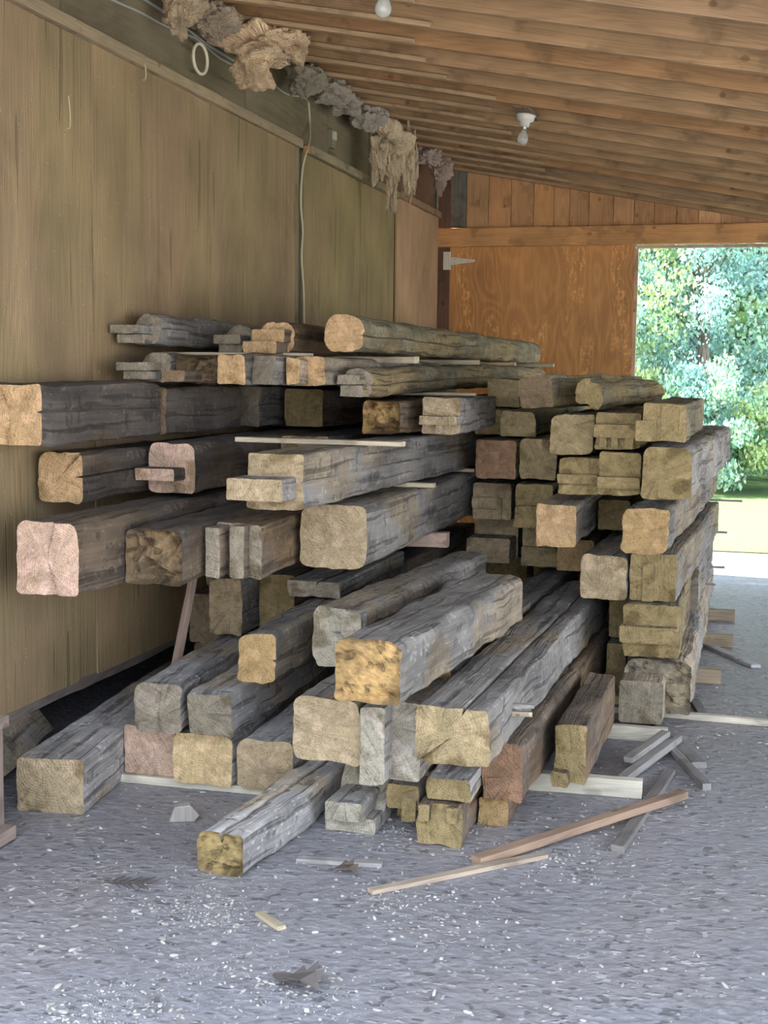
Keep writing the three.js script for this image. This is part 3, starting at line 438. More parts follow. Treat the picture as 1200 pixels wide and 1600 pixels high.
T({ x0: -1.46, x1: -1.22, y: 0.585, h: 0.23, z: -7.36, len: 2.6, side: 'grey', end: 'buff', tenon: [[-0.05, 0.95, 0.0, 0.58, 0.2, 'grey']], label: 'timber with grey-blue projecting lower block at inner side of right stack' });
T({ x0: -0.53, x1: -0.33, y: 0.83, h: 0.19, z: -5.99, clean: 1, len: 3.2, yaw: 2.5, side: 'grey', end: 'gold', sec: 'wane2', splits: [0.4, 1.6, 2.9, -1.5], label: 'timber with star-cracked golden end jutting from right stack' });
T({ x0: -0.725, x1: -0.57, y: 0.83, h: 0.15, z: -6.83, len: 2.6, side: 'moss', end: 'olive', label: 'mossy set-back timber left of star-cracked golden end' });
T({ x0: -0.925, x1: -0.745, y: 0.83, h: 0.19, z: -6.08, clean: 1, len: 3.2, yaw: 0.3, side: 'pale', end: 'tan', sec: 'square', rough: 1.3, label: 'tall squared yellow end with whitish flaking side jutting from right stack' });
T({ x0: -1.15, x1: -0.965, y: 0.83, h: 0.215, z: -6.84, len: 2.8, side: 'moss', end: 'olive', tenon: [[0.0, 1.0, 0.0, 0.5, 0.05]], label: 'brown-cornered lapped timber end left of tall squared yellow end' });
T({ x0: -1.43, x1: -1.225, y: 0.83, h: 0.195, z: -7.11, len: 2.8, side: 'pale', end: 'buff', tenon: [[0.0, 0.78, 0.3, 0.62, 0.03], [0.0, 0.78, 0.0, 0.3, 0.015]], label: 'buff lapped timber end right above grey-blue projecting block' });
T({ x0: -0.45, x1: -0.235, y: 1.075, h: 0.225, z: -5.98, len: 2.9, yaw: 2.4, side: 'pale', end: 'olive', sec: 'wane', rough: 1.2, tenon: [[0.34, 0.56, 0.02, 0.36, 0.004, 'dark']], label: 'large yellow-olive timber end with painted mortise shade on outer corner of right stack' });  // dark block paints the shade inside a mortise hole
T({ x0: -0.65, x1: -0.468, y: 1.075, h: 0.185, z: -6.13, len: 2.8, side: 'moss', end: 'olive', tenon: [[-0.02, 1.0, 0.16, 0.42, 0.05]], label: 'dark stepped timber end left of large yellow-olive end' });
T({ x0: -0.85, x1: -0.665, y: 1.06, h: 0.165, z: -6.23, len: 2.8, side: 'moss', end: 'olive', tenon: [[0.0, 1.0, 0.3, 0.56, 0.04]], label: 'olive stepped timber end under the round cream end' });
T({ x0: -1.13, x1: -0.945, y: 1.075, h: 0.205, z: -6.81, len: 2.6, side: 'moss', end: 'yellow', sec: 'wane', label: 'plain pale yellow timber end left of round cream end' });
T({ x0: -1.35, x1: -1.14, y: 1.075, h: 0.20, z: -6.76, len: 2.6, side: 'brown', end: 'red', tenon: [[0.05, 0.6, 0.4, 0.7, 0.01]], label: 'charred reddish timber end left of plain pale yellow end' });
T({ x0: -0.445, x1: -0.265, y: 1.325, h: 0.165, z: -5.93, len: 1.3, yaw: 1.5, pitch: 0.5, side: 'moss', end: 'olive', tenon: [[-0.2, 0.3, 0.0, 0.55, 0.01], [0.4, 0.72, 0.06, 0.95, 0.006, 'brown']], label: 'short timber topping the outer corner of right stack' });
T({ x0: -0.68, x1: -0.475, y: 1.275, h: 0.165, z: -6.2, len: 2.5, side: 'moss', end: 'olive', tenon: [[-0.02, 1.02, 0.32, 0.68, 0.05], [0.1, 0.26, 0.02, 0.32, 0.04, 'pale'], [0.36, 0.5, 0.02, 0.32, 0.04, 'pale'], [0.66, 0.84, 0.02, 0.32, 0.04, 'pale']], label: 'timber end with row of small teeth below its flat tenon' });
T({ name: 'hewn_log', cat: 'log', x0: -0.905, x1: -0.70, y: 1.235, h: 0.19, z: -6.3, len: 2.5, side: 'moss', end: 'yellow', sec: 'wane2', label: 'log with large round cream end near top of right stack' });
T({ x0: -1.25, x1: -1.07, y: 1.29, h: 0.13, z: -6.9, len: 2.4, side: 'moss', end: 'yellow', sec: 'wane', tenon: [[0.0, 1.0, 0.0, 0.4, 0.012]], label: 'low yellowish timber end under the tilted plain block' });
T({ x0: -1.42, x1: -1.28, y: 1.29, h: 0.135, z: -7.1, len: 2.4, side: 'moss', end: 'olive', tenon: [[0.0, 1.0, 0.0, 0.5, 0.02]], label: 'narrow olive timber end above charred reddish end' });
T({ x0: -1.385, x1: -1.195, y: 1.432, h: 0.15, z: -7.25, len: 2.2, side: 'moss', end: 'yellow', tenon: [[0.06, 0.9, 0.0, 0.36, 0.02, 'pale']], label: 'squared timber with clean yellow upper end on top of inner right stack' });
T({ x0: -1.05, x1: -0.89, y: 1.452, h: 0.15, z: -6.3, len: 1.6, yaw: 11, roll: 7, side: 'moss', end: 'brown', label: 'tilted plain block with brown end and whitish far tip atop right stack' });
T({ name: 'hewn_log', cat: 'log', x0: -0.80, x1: -0.67, y: 1.465, h: 0.12, z: -6.25, len: 1.1, yaw: 11, roll: -14, side: 'moss', end: 'olive', sec: 'log', rough: 1.6, label: 'lumpy mossy log lying atop right stack beside tilted block' });
// inner columns of the right stack that carry the courses above
for (const [x0, x1, y, h, z, l] of [[-0.92, -0.70, 0.075, 0.24, -7.62, 'bottom timber behind split-topped timber'], [-1.17, -0.95, 0.075, 0.24, -7.66, 'bottom timber in the middle of right stack'], [-1.44, -1.2, 0.075, 0.24, -7.64, 'bottom timber at inner side of right stack']])
  T({ x0, x1, y, h, z, len: 2.3, side: 'moss', end: 'olive', label: l });
for (const [x0, x1, y, h, z, l] of [[-0.92, -0.70, 0.335, 0.235, -7.6, 'grey timber end below golden-brown end of right stack'], [-1.17, -0.95, 0.335, 0.235, -7.62, 'grey timber end below two-step yellowish end'], [-1.44, -1.2, 0.335, 0.235, -7.58, 'shaded grey timber end below grey-blue projecting block']])
  T({ x0, x1, y, h, z, len: 2.3, side: 'moss', end: 'olive', label: l });
{ // broken peg in the broad foreground timber's right side
  const host = scene.children.find((o) => o.userData.label?.startsWith('broad foreground'));
  for (const [y, ry, l] of [[0.10, 0.5, 0.09], [0.075, 0.35, 0.085]]) { const p = mesh('peg', bar(0.022, 0.018, l, 900 + y * 100, { rough: 0.6, step: 0.03 }), sideMat(S.pale), host); p.rotation.y = -1.2 - ry * 0.4; p.position.set(0.10, y, -0.38 - ry * 0.05); }
}

// ------------------------------------------------------------------ boards and sticks between and around the timbers
function between(name, label, category, A, B, w, h, rgb, group, opt = {}) {     // a bar from A to B (centres of its underside)
  const a = V3(...A), b = V3(...B), d = b.clone().sub(a), m = solo(name, bar(w, h, d.length(), Math.round((A[0] + A[2] * 3 + A[1] * 7 + 40) * 100), { step: Math.max(0.06, d.length() / 12), ...opt }), boardMat(rgb), label, category, group);
  m.position.copy(a); m.rotation.order = 'YXZ'; m.rotation.set(Math.asin(d.y / d.length()), Math.atan2(-d.x, -d.z), opt.roll ?? 0); return m;
}
const PALE = [0.62, 0.52, 0.36], WHITE = [0.72, 0.66, 0.52], PINK = [0.62, 0.45, 0.36], GREYW = [0.30, 0.28, 0.26];
const sticker = (label, x0, x1, y, z, h, rgb = PALE, w = 0.05, z1 = z) => between('sticker_board', label, 'board', [x0, y, z], [x1, y, z1], w, h, rgb);
sticker('long thin pale board above grey lap-tenoned timber', -2.10, -1.36, 1.309, -5.36, 0.02, PALE, 0.06, -5.3);
sticker('thin pale board under topmost grey wall log', -2.56, -1.86, 1.676, -5.62, 0.013, PALE);
sticker('thin pale board under near end of thick round log', -2.0, -1.53, 1.655, -6.3, 0.03, PALE, 0.05, -6.2);
sticker('thin board under middle of thick round log', -1.95, -1.51, 1.662, -7.6, 0.026);
sticker('thin orange board farther along under thick round log', -1.95, -1.52, 1.668, -8.9, 0.022, [0.6, 0.42, 0.25]);
sticker('thin board jutting out at far end of thick round log', -1.95, -1.45, 1.672, -10.2, 0.022, [0.42, 0.4, 0.28]);
sticker('thin pale board under long pale log with lap tenon', -2.0, -1.35, 1.497, -6.75, 0.014);
sticker('thin pale board with end showing above large cream-ended timber', -1.95, -1.40, 1.082, -6.05, 0.02, PALE);
sticker('thin board far back above large cream-ended timber', -1.95, -1.42, 1.082, -7.1, 0.02, PALE);
sticker('square bearer crossing under near part of left stack', -2.58, -1.42, 0.752, -6.45, 0.075, PINK, 0.07);
sticker('square bearer crossing under rear part of left stack', -2.58, -1.42, 0.752, -8.0, 0.075, PINK, 0.07);
sticker('white flat board on floor under left floor pile', -2.40, -1.60, 0.0, -4.73, 0.032, WHITE, 0.10);
sticker('thick white board on floor under short notched timber', -0.86, -0.345, 0.0, -5.08, 0.072, WHITE, 0.045, -5.09);
sticker('white board on floor farther back between the two stacks', -0.655, -0.30, 0.0, -5.93, 0.062, WHITE, 0.045);
sticker('long thin pale batten on the floor at foot of right stack', -0.63, 0.55, 0.0, -6.40, 0.03, WHITE, 0.045, -6.33);
sticker('yellow bearer block under near end of right stack', -0.66, -0.25, 0.031, -6.45, 0.043, [0.55, 0.45, 0.24], 0.06);
for (const [z, x, l] of [[-7.2, -0.10, 'first bearer block sticking out under right stack'], [-8.2, -0.05, 'middle bearer block sticking out under right stack'], [-9.1, -0.05, 'last bearer block sticking out under right stack']])
  between('bearer_block', l, 'board', [-1.42, 0, z], [x, 0, z], 0.07, 0.074, [0.42, 0.33, 0.22]);
for (const [y, z, x, h, l] of [[0.803, -9.0, -0.03, 0.012, 'topmost thin lath poking from outer face of right stack'], [0.572, -9.2, -0.12, 0.012, 'second thin lath poking from outer face of right stack'], [0.322, -9.3, -0.13, 0.012, 'lowest far lath poking from outer face of right stack'], [0.322, -8.5, -0.17, 0.012, 'lowest near lath poking from outer face of right stack']])
  between('lath', l, 'lath', [-1.2, y, z], [x, y, z], 0.03, h, [0.36, 0.34, 0.3]);
for (const [x0, x1, y, z, h] of [[-1.4, -0.26, 1.026, -7.6, 0.045], [-1.4, -0.26, 1.282, -7.6, 0.006]]) if (h > 0.01) between('sticker_board', 'board between upper courses inside right stack', 'board', [x0, y, z], [x1, y, z], 0.05, h, PALE);
const fl = (px, py, y = 0) => { const p = floorAt(px, py, y); return [p.x, y, p.z]; };
between('loose_stick', 'long brown batten on the floor crossing a grey stick', 'stick', fl(744, 1352), fl(1068, 1246, 0.042), 0.045, 0.028, [0.36, 0.24, 0.16]);
between('loose_stick', 'pale split strip on the floor before the brown batten', 'stick', fl(578, 1397), fl(852, 1340), 0.035, 0.016, [0.48, 0.38, 0.28]);
between('loose_stick', 'dark grey stick under the long brown batten', 'stick', fl(965, 1332), fl(1046, 1211), 0.045, 0.024, [0.22, 0.2, 0.185]);
between('loose_stick', 'short thick grey stick nearest the white board', 'stick', fl(974, 1222), fl(1058, 1158, 0.036), 0.045, 0.03, GREYW);
between('loose_stick', 'short grey stick leaning above thicker grey stick', 'stick', fl(982, 1192, 0.035), fl(1040, 1150, 0.07), 0.04, 0.025, [0.34, 0.32, 0.29]);
between('loose_stick', 'grey stick pointing towards the brown batten tip', 'stick', fl(1104, 1236), fl(1042, 1168), 0.035, 0.03, GREYW);
between('loose_stick', 'grey stick with white end beneath the crossed sticks', 'stick', fl(1092, 1200), fl(1020, 1128), 0.06, 0.024, [0.27, 0.26, 0.24]);
between('loose_stick', 'thin dark stick beside thick weathered tenon', 'stick', fl(1098, 1118), fl(1085, 1096), 0.05, 0.016, [0.22, 0.21, 0.2]);
between('loose_stick', 'pale stick on the floor beyond the yellow bearer block', 'stick', fl(1181, 1044), fl(1100, 1008), 0.06, 0.02, [0.5, 0.5, 0.5]);
between('loose_stick', 'thin grey strip on floor before timber with sloped nose', 'stick', fl(464, 1346), fl(597, 1354), 0.03, 0.014, [0.36, 0.34, 0.32]);
between('leaning_stick', 'pinkish stick leaning upright below the rotted timber', 'stick', [-2.44, 0.215, -5.46], [-2.37, 0.815, -5.6], 0.03, 0.03, PINK);
between('wood_splinter', 'dark curled splinter with pale tip on the open floor', 'splinter', fl(405, 1430), fl(440, 1453), 0.03, 0.012, [0.5, 0.42, 0.28]);
{ // wedge chip
  const s = new THREE.Shape([[-0.05, 0], [0.035, 0], [0.05, 0.02], [0.02, 0.055], [-0.03, 0.05]].map((p) => new THREE.Vector2(...p)));
  const m = solo('wedge_chip', new THREE.ExtrudeGeometry(s, { depth: 0.035, bevelEnabled: true, bevelSize: 0.003, bevelThickness: 0.003, bevelSegments: 1 }), boardMat([0.42, 0.38, 0.33]), 'small wedge-shaped wood chip standing on floor before straw-ended timber', 'wood chip');
  const p = floorAt(288, 1280); m.position.set(p.x, 0.004, p.z); m.rotation.y = 0.4;
}
{ // oak leaves and a twig of dry needles
  const leaf = (px, py, size, turn, label, rgb) => {
    const pts = []; const lob = [[0, 0], [0.08, 0.1], [0.3, 0.14], [0.2, 0.26], [0.42, 0.36], [0.24, 0.48], [0.36, 0.64], [0.18, 0.72], [0.12, 0.92], [0, 1]];
    for (const [x, y] of lob) pts.push(new THREE.Vector2(x * size, y * size)); for (const [x, y] of lob.slice(1, -1).reverse()) pts.push(new THREE.Vector2(-x * size, y * size));
    const g = new THREE.ExtrudeGeometry(new THREE.Shape(pts), { depth: 0.0015, bevelEnabled: false, steps: 1 }), p = g.attributes.position;
    for (let i = 0; i < p.count; i++) { const x = p.getX(i), y = p.getY(i); p.setZ(i, p.getZ(i) + 0.5 * Math.abs(x) + 0.012 * Math.sin(y * 40)); }
    g.rotateX(-Math.PI / 2); g.computeVertexNormals();
    const m = solo('dry_leaf', g, plain(rgb, 0.9), label, 'leaf'), q = floorAt(px, py); m.position.set(q.x, 0.013, q.z); m.rotation.y = turn;
  };
  leaf(560, 1372, 0.1, 1.4, 'small dry brown lobed leaf on floor before grey strip', [0.12, 0.09, 0.07]);
  leaf(500, 1556, 0.16, 1.2, 'large dry grey-brown leaf lying among pale wood crumbs', [0.13, 0.11, 0.10]);
  const g = [], r = rng(5);
  for (let k = 0; k < 11; k++) { const c = new THREE.CylinderGeometry(0.0016, 0.003, 0.05 + 0.03 * r(), 5); c.translate(0, 0.03, 0); c.rotateZ((k % 2 ? -1 : 1) * (0.7 + 0.4 * r())); c.translate(0, k * 0.011, 0); c.rotateX(-Math.PI / 2); g.push(c); }
  const st = new THREE.CylinderGeometry(0.002, 0.003, 0.15, 6); st.translate(0, 0.075, 0); st.rotateX(-Math.PI / 2); g.push(st);
  const m = solo('dry_twig', mergeGeometries(g), plain([0.11, 0.09, 0.08], 0.9), 'dry branching twig on open floor in front of angled timber', 'twig'), q = floorAt(172, 1380); m.position.set(q.x, 0.005, q.z); m.rotation.y = -1.35;
}
{ // rough wooden crate whose corner reaches into the view
  const c = thing('wooden_crate', 'rough wooden crate corner standing near wall before angled floor timber', 'crate', [-2.62, 0, -3.98]);
  const m = boardMat([0.34, 0.26, 0.21]);
  const bd = (n, w, h, d, x, y, z, s) => put(mesh(n, box(w, h, d, s), m, c), x, y, z);
  bd('top_board', 0.215, 0.04, 0.62, 0.11, 0.41, 0.29, 1); for (const z of [0.02, 0.56]) for (const x of [0.03, 0.185]) bd('corner_post', 0.04, 0.39, 0.04, x, 0.195, z, 2);
  bd('floor_board', 0.25, 0.045, 0.6, 0.125, 0.03, 0.30, 3); for (const [y, k] of [[0.2, 4], [0.31, 5]]) bd('slat', 0.016, 0.07, 0.6, 0.02, y, 0.29, k);
}
{ // sawdust crumbs and shavings
  const r = rng(404), g0 = new THREE.IcosahedronGeometry(1, 0), p = g0.attributes.position; for (let i = 0; i < p.count; i++) { const k = 0.7 + 0.6 * n3(p.getX(i) * 2, p.getY(i) * 2, p.getZ(i) * 2, 4); p.setXYZ(i, p.getX(i) * k, p.getY(i) * k * 0.45, p.getZ(i) * k * 0.7); } g0.computeVertexNormals();
  const spots = [[330, 1435, 0.16], [300, 1420, 0.2], [640, 1300, 0.25], [200, 1570, 0.18], [120, 1590, 0.15], [480, 1560, 0.2], [860, 1360, 0.3], [620, 1400, 0.2], [900, 1330, 0.25], [280, 1380, 0.3], [360, 1520, 0.2], [950, 1230, 0.35], [700, 1450, 0.3]];
  const list = []; const mtx = new THREE.Matrix4(), q = new THREE.Quaternion(), e = new THREE.Euler();
  const addC = (x, z, s) => { e.set(r() * 0.8 - 0.4, r() * 6.28, r() * 0.8 - 0.4); list.push(new THREE.Matrix4().compose(V3(x, s * 0.2, z), q.setFromEuler(e).clone(), V3(s * (0.7 + r()), s, s * (0.6 + 0.7 * r())))); };
  for (const [px, py, sp] of spots) { const c = floorAt(px, py); for (let k = 0; k < 300; k++) { const a = r() * 6.28, d = sp * Math.sqrt(-Math.log(1 - r() * 0.95)) * 0.7; addC(c.x + Math.cos(a) * d * 1.3, c.z + Math.sin(a) * d * 0.9, 0.0016 + 0.007 * r() ** 4); } }
  for (let k = 0; k < 45; k++) { const x = -1.9 + 3 * r(), z = -2.6 - 2.6 * r(); addC(x, z, 0.006 + 0.007 * r()); addC(x + 0.012, z + 0.008, 0.007); }
  for (let k = 0; k < 9000; k++) { const x = -2.3 + 4.2 * r(), z = -2.4 - 5.2 * r() ** 1.3; if (n3(x * 2.2, 0.5, z * 2.2, 9) > 0.38) addC(x, z, 0.0014 + 0.010 * r() ** 6); }
  const im = shade(new THREE.InstancedMesh(g0, plain([0.52, 0.5, 0.465], 0.95), list.length)); list.forEach((m, i) => im.setMatrixAt(i, m));
  const c = new THREE.Color(); list.forEach((m, i) => { const k = 0.45 + 0.6 * r(); c.setRGB(k, k * (0.97 + 0.03 * r()), k * (0.9 + 0.1 * r())); im.setColorAt(i, c); });
  im.name = 'wood_crumbs'; im.userData.kind = 'stuff'; tag(im, 'pale wood crumbs and dust scattered over the concrete floor', 'wood crumbs'); scene.add(im);
}

// ------------------------------------------------------------------ on the wall and under the roof
function wad(label, px, py, [sx, sy, sz], rgb, seed, x = -2.50, drips = []) {
  const parts = [], base = onWall(px, py, x);
  const lump = (c, s, k, amp) => { const g = mergeVertices(new THREE.IcosahedronGeometry(1, 14).deleteAttribute('normal').deleteAttribute('uv')), p = g.attributes.position, uv = [];
    for (let i = 0; i < p.count; i++) { let a = p.getX(i), b = p.getY(i), d = p.getZ(i); const rg = Math.abs(2 * fbm3(a * 2.2 + k, b * 2.2, d * 2.2, seed, 4) - 1), f = 1 + amp * (fbm3(a * 1.3 + k, b * 1.3, d * 1.3, seed + 3, 3) - 0.5) * 1.6 - 0.5 * amp * rg + 0.25 * amp * (n3(a * 9, b * 9, d * 9, k) - 0.5); p.setXYZ(i, c[0] + a * s[0] * f, c[1] + b * s[1] * f, c[2] + d * s[2] * f); uv.push(a * 0.5 + b * 0.35, d * 0.5 + b * 0.2); }
    g.setAttribute('uv', new THREE.Float32BufferAttribute(uv, 2)); g.computeVertexNormals(); return g; };
  parts.push(lump([0, 0, 0], [sx, sy, sz], seed * 1.7, 0.9));
  for (const [cx, cy, cz, a, b, d] of drips) parts.push(lump([cx, cy, cz], [a, b, d], seed + cx * 10 + cy * 33, 1.1));
  const m = solo('insulation_wad', mergeGeometries(parts), matCache['w' + rgb] ??= surf(T_wool, rgb, { bump: 0.02, rep: [2, 2], rough: 1 }), label, 'insulation'); m.position.copy(base); return m;
}
wad('tan insulation tuft at rafter end above the paired cables', 287, 6, [0.09, 0.09, 0.12], [0.725, 0.544, 0.336], 1, -2.52, [[0, -0.08, 0.06, 0.05, 0.08, 0.05]]);
wad('dark grey insulation wad beside tan tuft', 335, 30, [0.10, 0.1, 0.15], [0.522, 0.408, 0.276], 2, -2.5);
wad('largest tan insulation wad bulging from between rafters', 408, 72, [0.2, 0.095, 0.2], [0.899, 0.653, 0.396], 3, -2.42, [[-0.02, -0.12, 0.05, 0.10, 0.09, 0.1], [0.15, 0.0, -0.05, 0.09, 0.08, 0.09]]);
wad('small grey insulation wad right after largest tan wad', 474, 120, [0.10, 0.1, 0.14], [0.435, 0.381, 0.264], 4);
wad('grey insulation wad above the hanging cable', 518, 143, [0.11, 0.08, 0.14], [0.667, 0.571, 0.432], 5);
wad('grey insulation wad second past the hanging cable', 542, 165, [0.10, 0.075, 0.14], [0.638, 0.558, 0.432], 6);
wad('grey insulation wad next to ragged hanging clump', 573, 186, [0.11, 0.08, 0.15], [0.652, 0.571, 0.456], 7);
wad('ragged pinkish insulation clump hanging down over plywood edge', 612, 218, [0.13, 0.13, 0.16], [0.920, 0.734, 0.468], 8, -2.40, [[0.02, -0.17, 0.02, 0.06, 0.17, 0.06], [-0.06, -0.14, 0.08, 0.06, 0.14, 0.06], [0.10, -0.15, -0.06, 0.05, 0.19, 0.05], [0.0, -0.30, -0.02, 0.035, 0.17, 0.04], [0.13, -0.2, -0.1, 0.03, 0.16, 0.03]]);
wad('mauve grey insulation wad beyond ragged hanging clump', 664, 243, [0.12, 0.085, 0.17], [0.725, 0.571, 0.480], 9);
wad('last insulation wad in the far wall corner', 688, 262, [0.08, 0.12, 0.12], [0.725, 0.544, 0.420], 10, -2.46, [[0, -0.12, 0, 0.04, 0.12, 0.04]]);
function cable(name, label, pts, rad, rgb, lift = 0.012) {
  const c = new THREE.CatmullRomCurve3(pts.map(([x, y, d]) => onWall(x, y, -2.675 + lift + (d ?? 0))));
  return solo(name, new THREE.TubeGeometry(c, pts.length * 10, rad, 8), plain(rgb, 0.6), label, 'cable');
}
cable('electric_cable', 'upper grey cable sagging along dark board above plywood', [[120, -70, 0.01], [227, 0], [262, 22], [296, 48], [322, 68], [360, 92], [388, 106]], 0.007, [0.36, 0.36, 0.33], 0.02);
cable('electric_cable', 'lower grey cable running to the pale ring', [[60, -60, 0.01], [176, 0], [214, 17], [262, 42], [295, 55], [312, 64], [345, 92], [390, 112], [430, 135], [448, 147], [474, 152], [481, 158]], 0.006, [0.36, 0.35, 0.31]);
cable('electric_cable', 'pale cable dropping down over the batten to top logs', [[482, 160], [484, 190, 0.005], [483, 222, 0.06], [478, 240, 0.075], [473, 262, 0.07], [470, 320, 0.07], [473, 360, 0.07], [471, 400, 0.07], [474, 450, 0.07], [475, 505, 0.07]], 0.007, [0.46, 0.4, 0.26]);
{ const m = solo('cable_clip', box(0.03, 0.04, 0.03, 7), plain([0.5, 0.27, 0.1], 0.7), 'small orange clip holding pale cable at ledge strip', 'clip'); m.position.copy(onWall(479, 234, -2.60)); }
{ const m = solo('pale_ring', new THREE.TorusGeometry(0.07, 0.008, 10, 36), plain([0.62, 0.55, 0.4], 0.7), 'pale ring hanging from the cables on dark upper board', 'ring'); m.position.copy(onWall(313, 92, -2.62)); m.rotation.y = Math.PI / 2 - 0.1; }
for (const [px, py, l, k] of [[226, 98, 0.07, 'bent wire hook on ledge strip above the plywood'], [107, 150, 0.12, 'thin bent wire stuck to plywood below ledge strip']]) {
  const a = onWall(px, py, -2.585), c = new THREE.CatmullRomCurve3([a, V3(a.x + 0.006, a.y - l * 0.6, a.z), V3(a.x, a.y - l, a.z - 0.005), V3(a.x, a.y - l - 0.006, a.z + 0.03)]);
  solo('wire_hook', new THREE.TubeGeometry(c, 14, 0.003, 6), plain([0.42, 0.33, 0.2], 0.6), k, 'hook');
}
function onRoof(px, py) { const d = pixelRay(px, py), k = (roofY(0) - EYE) / (d.y + SLOPE * d.x); return camera.position.clone().addScaledVector(d, k); }
function lampholder(label, px, py) {
  const p = onRoof(px, py), g = thing('bulb_holder', label, 'lamp', [p.x, p.y, p.z], 'bare bulbs under the rafters'); g.rotation.z = -Math.atan(SLOPE) * 0.6;
  const lathe = (pts) => new THREE.LatheGeometry(pts.map((q) => new THREE.Vector2(...q)), 32), por = plain([0.62, 0.6, 0.53], 0.35);
  mesh('mounting_board', put(new THREE.Object3D(), 0, 0, 0) && box(0.09, 0.02, 0.42, 3), boardMat([0.25, 0.16, 0.09]), g).position.set(0, 0.0, 0);
  mesh('porcelain_base', lathe([[0.0, -0.008], [0.056, -0.008], [0.058, -0.02], [0.05, -0.028], [0.053, -0.034], [0.046, -0.046], [0.03, -0.052], [0.027, -0.078], [0.0, -0.078]]), por, g);
  const b = mesh('screw_collar', lathe([[0.0, -0.076], [0.015, -0.076], [0.0155, -0.082], [0.0135, -0.085], [0.0155, -0.088], [0.0135, -0.091], [0.015, -0.098], [0, -0.098]]), plain([0.55, 0.52, 0.42], 0.35, 0.9), g);
  const glass = new THREE.MeshPhysicalMaterial({ roughness: 0.12, transmission: 0.7, thickness: 0, ior: 1.45 }); glass.color.setRGB(0.82, 0.84, 0.8);
  mesh('glass_bulb', lathe([[0.014, -0.096], [0.016, -0.108], [0.026, -0.125], [0.032, -0.143], [0.031, -0.158], [0.024, -0.172], [0.012, -0.18], [0.0001, -0.182]]), glass, g);
}
lampholder('bare unlit bulb in porcelain holder above the right stack', 822, 176);
lampholder('bare unlit bulb hanging at first rafters above the left wall', 606, -50);
// knot and outlet box on the dark upper board
{ const g = thing('junction_box', 'small broken outlet box on dark upper board past pale cable', 'outlet', onWall(516, 218, -2.66).toArray()); mesh('box_body', box(0.05, 0.11, 0.08, 4), plain([0.2, 0.18, 0.13], 0.6), g); put(mesh('face_stub', box(0.02, 0.05, 0.05, 5), plain([0.5, 0.46, 0.33], 0.6), g), 0.03, 0.02, 0.01); }

// ------------------------------------------------------------------ outside the door
{
  const gr = structure('ground_outside'); const flat = (n, x0, x1, z0, z1, y, m) => { const g = new THREE.BoxGeometry(x1 - x0, 0.1, z0 - z1), p = g.attributes.position, uv = g.attributes.uv; for (let i = 0; i < p.count; i++) uv.setXY(i, p.getX(i), p.getZ(i)); put(mesh(n, g, m, gr), (x0 + x1) / 2, y - 0.05, (z0 + z1) / 2); };
  const gravel = surf(T_gravel, [0.42, 0.40, 0.37], { bump: 0.01, rep: [0.33, 0.33] }), apron = surf(T_gravel, [0.15, 0.15, 0.155], { bump: 0.01, rep: [0.33, 0.33] }), grass = surf(T_grass, [0.085, 0.15, 0.05], { bump: 0.02, rep: [0.33, 0.33] });  // unseen yard gravel made paler than the apron to bounce light inside
  flat('gravel_apron', -60, 60, BACK_Z - 0.15, -13.0, -0.03, apron); flat('lawn', -60, 60, -13.0, -70, -0.02, grass);
  flat('gravel_yard', -60, 60, 40, 1.18, -0.03, gravel); flat('side_yard', RIGHT_X + 0.02, 60, 1.18, BACK_Z - 0.15, -0.03, gravel);
  flat('side_lawn', -60, -3.52, 1.18, BACK_Z - 0.15, -0.03, grass);
}
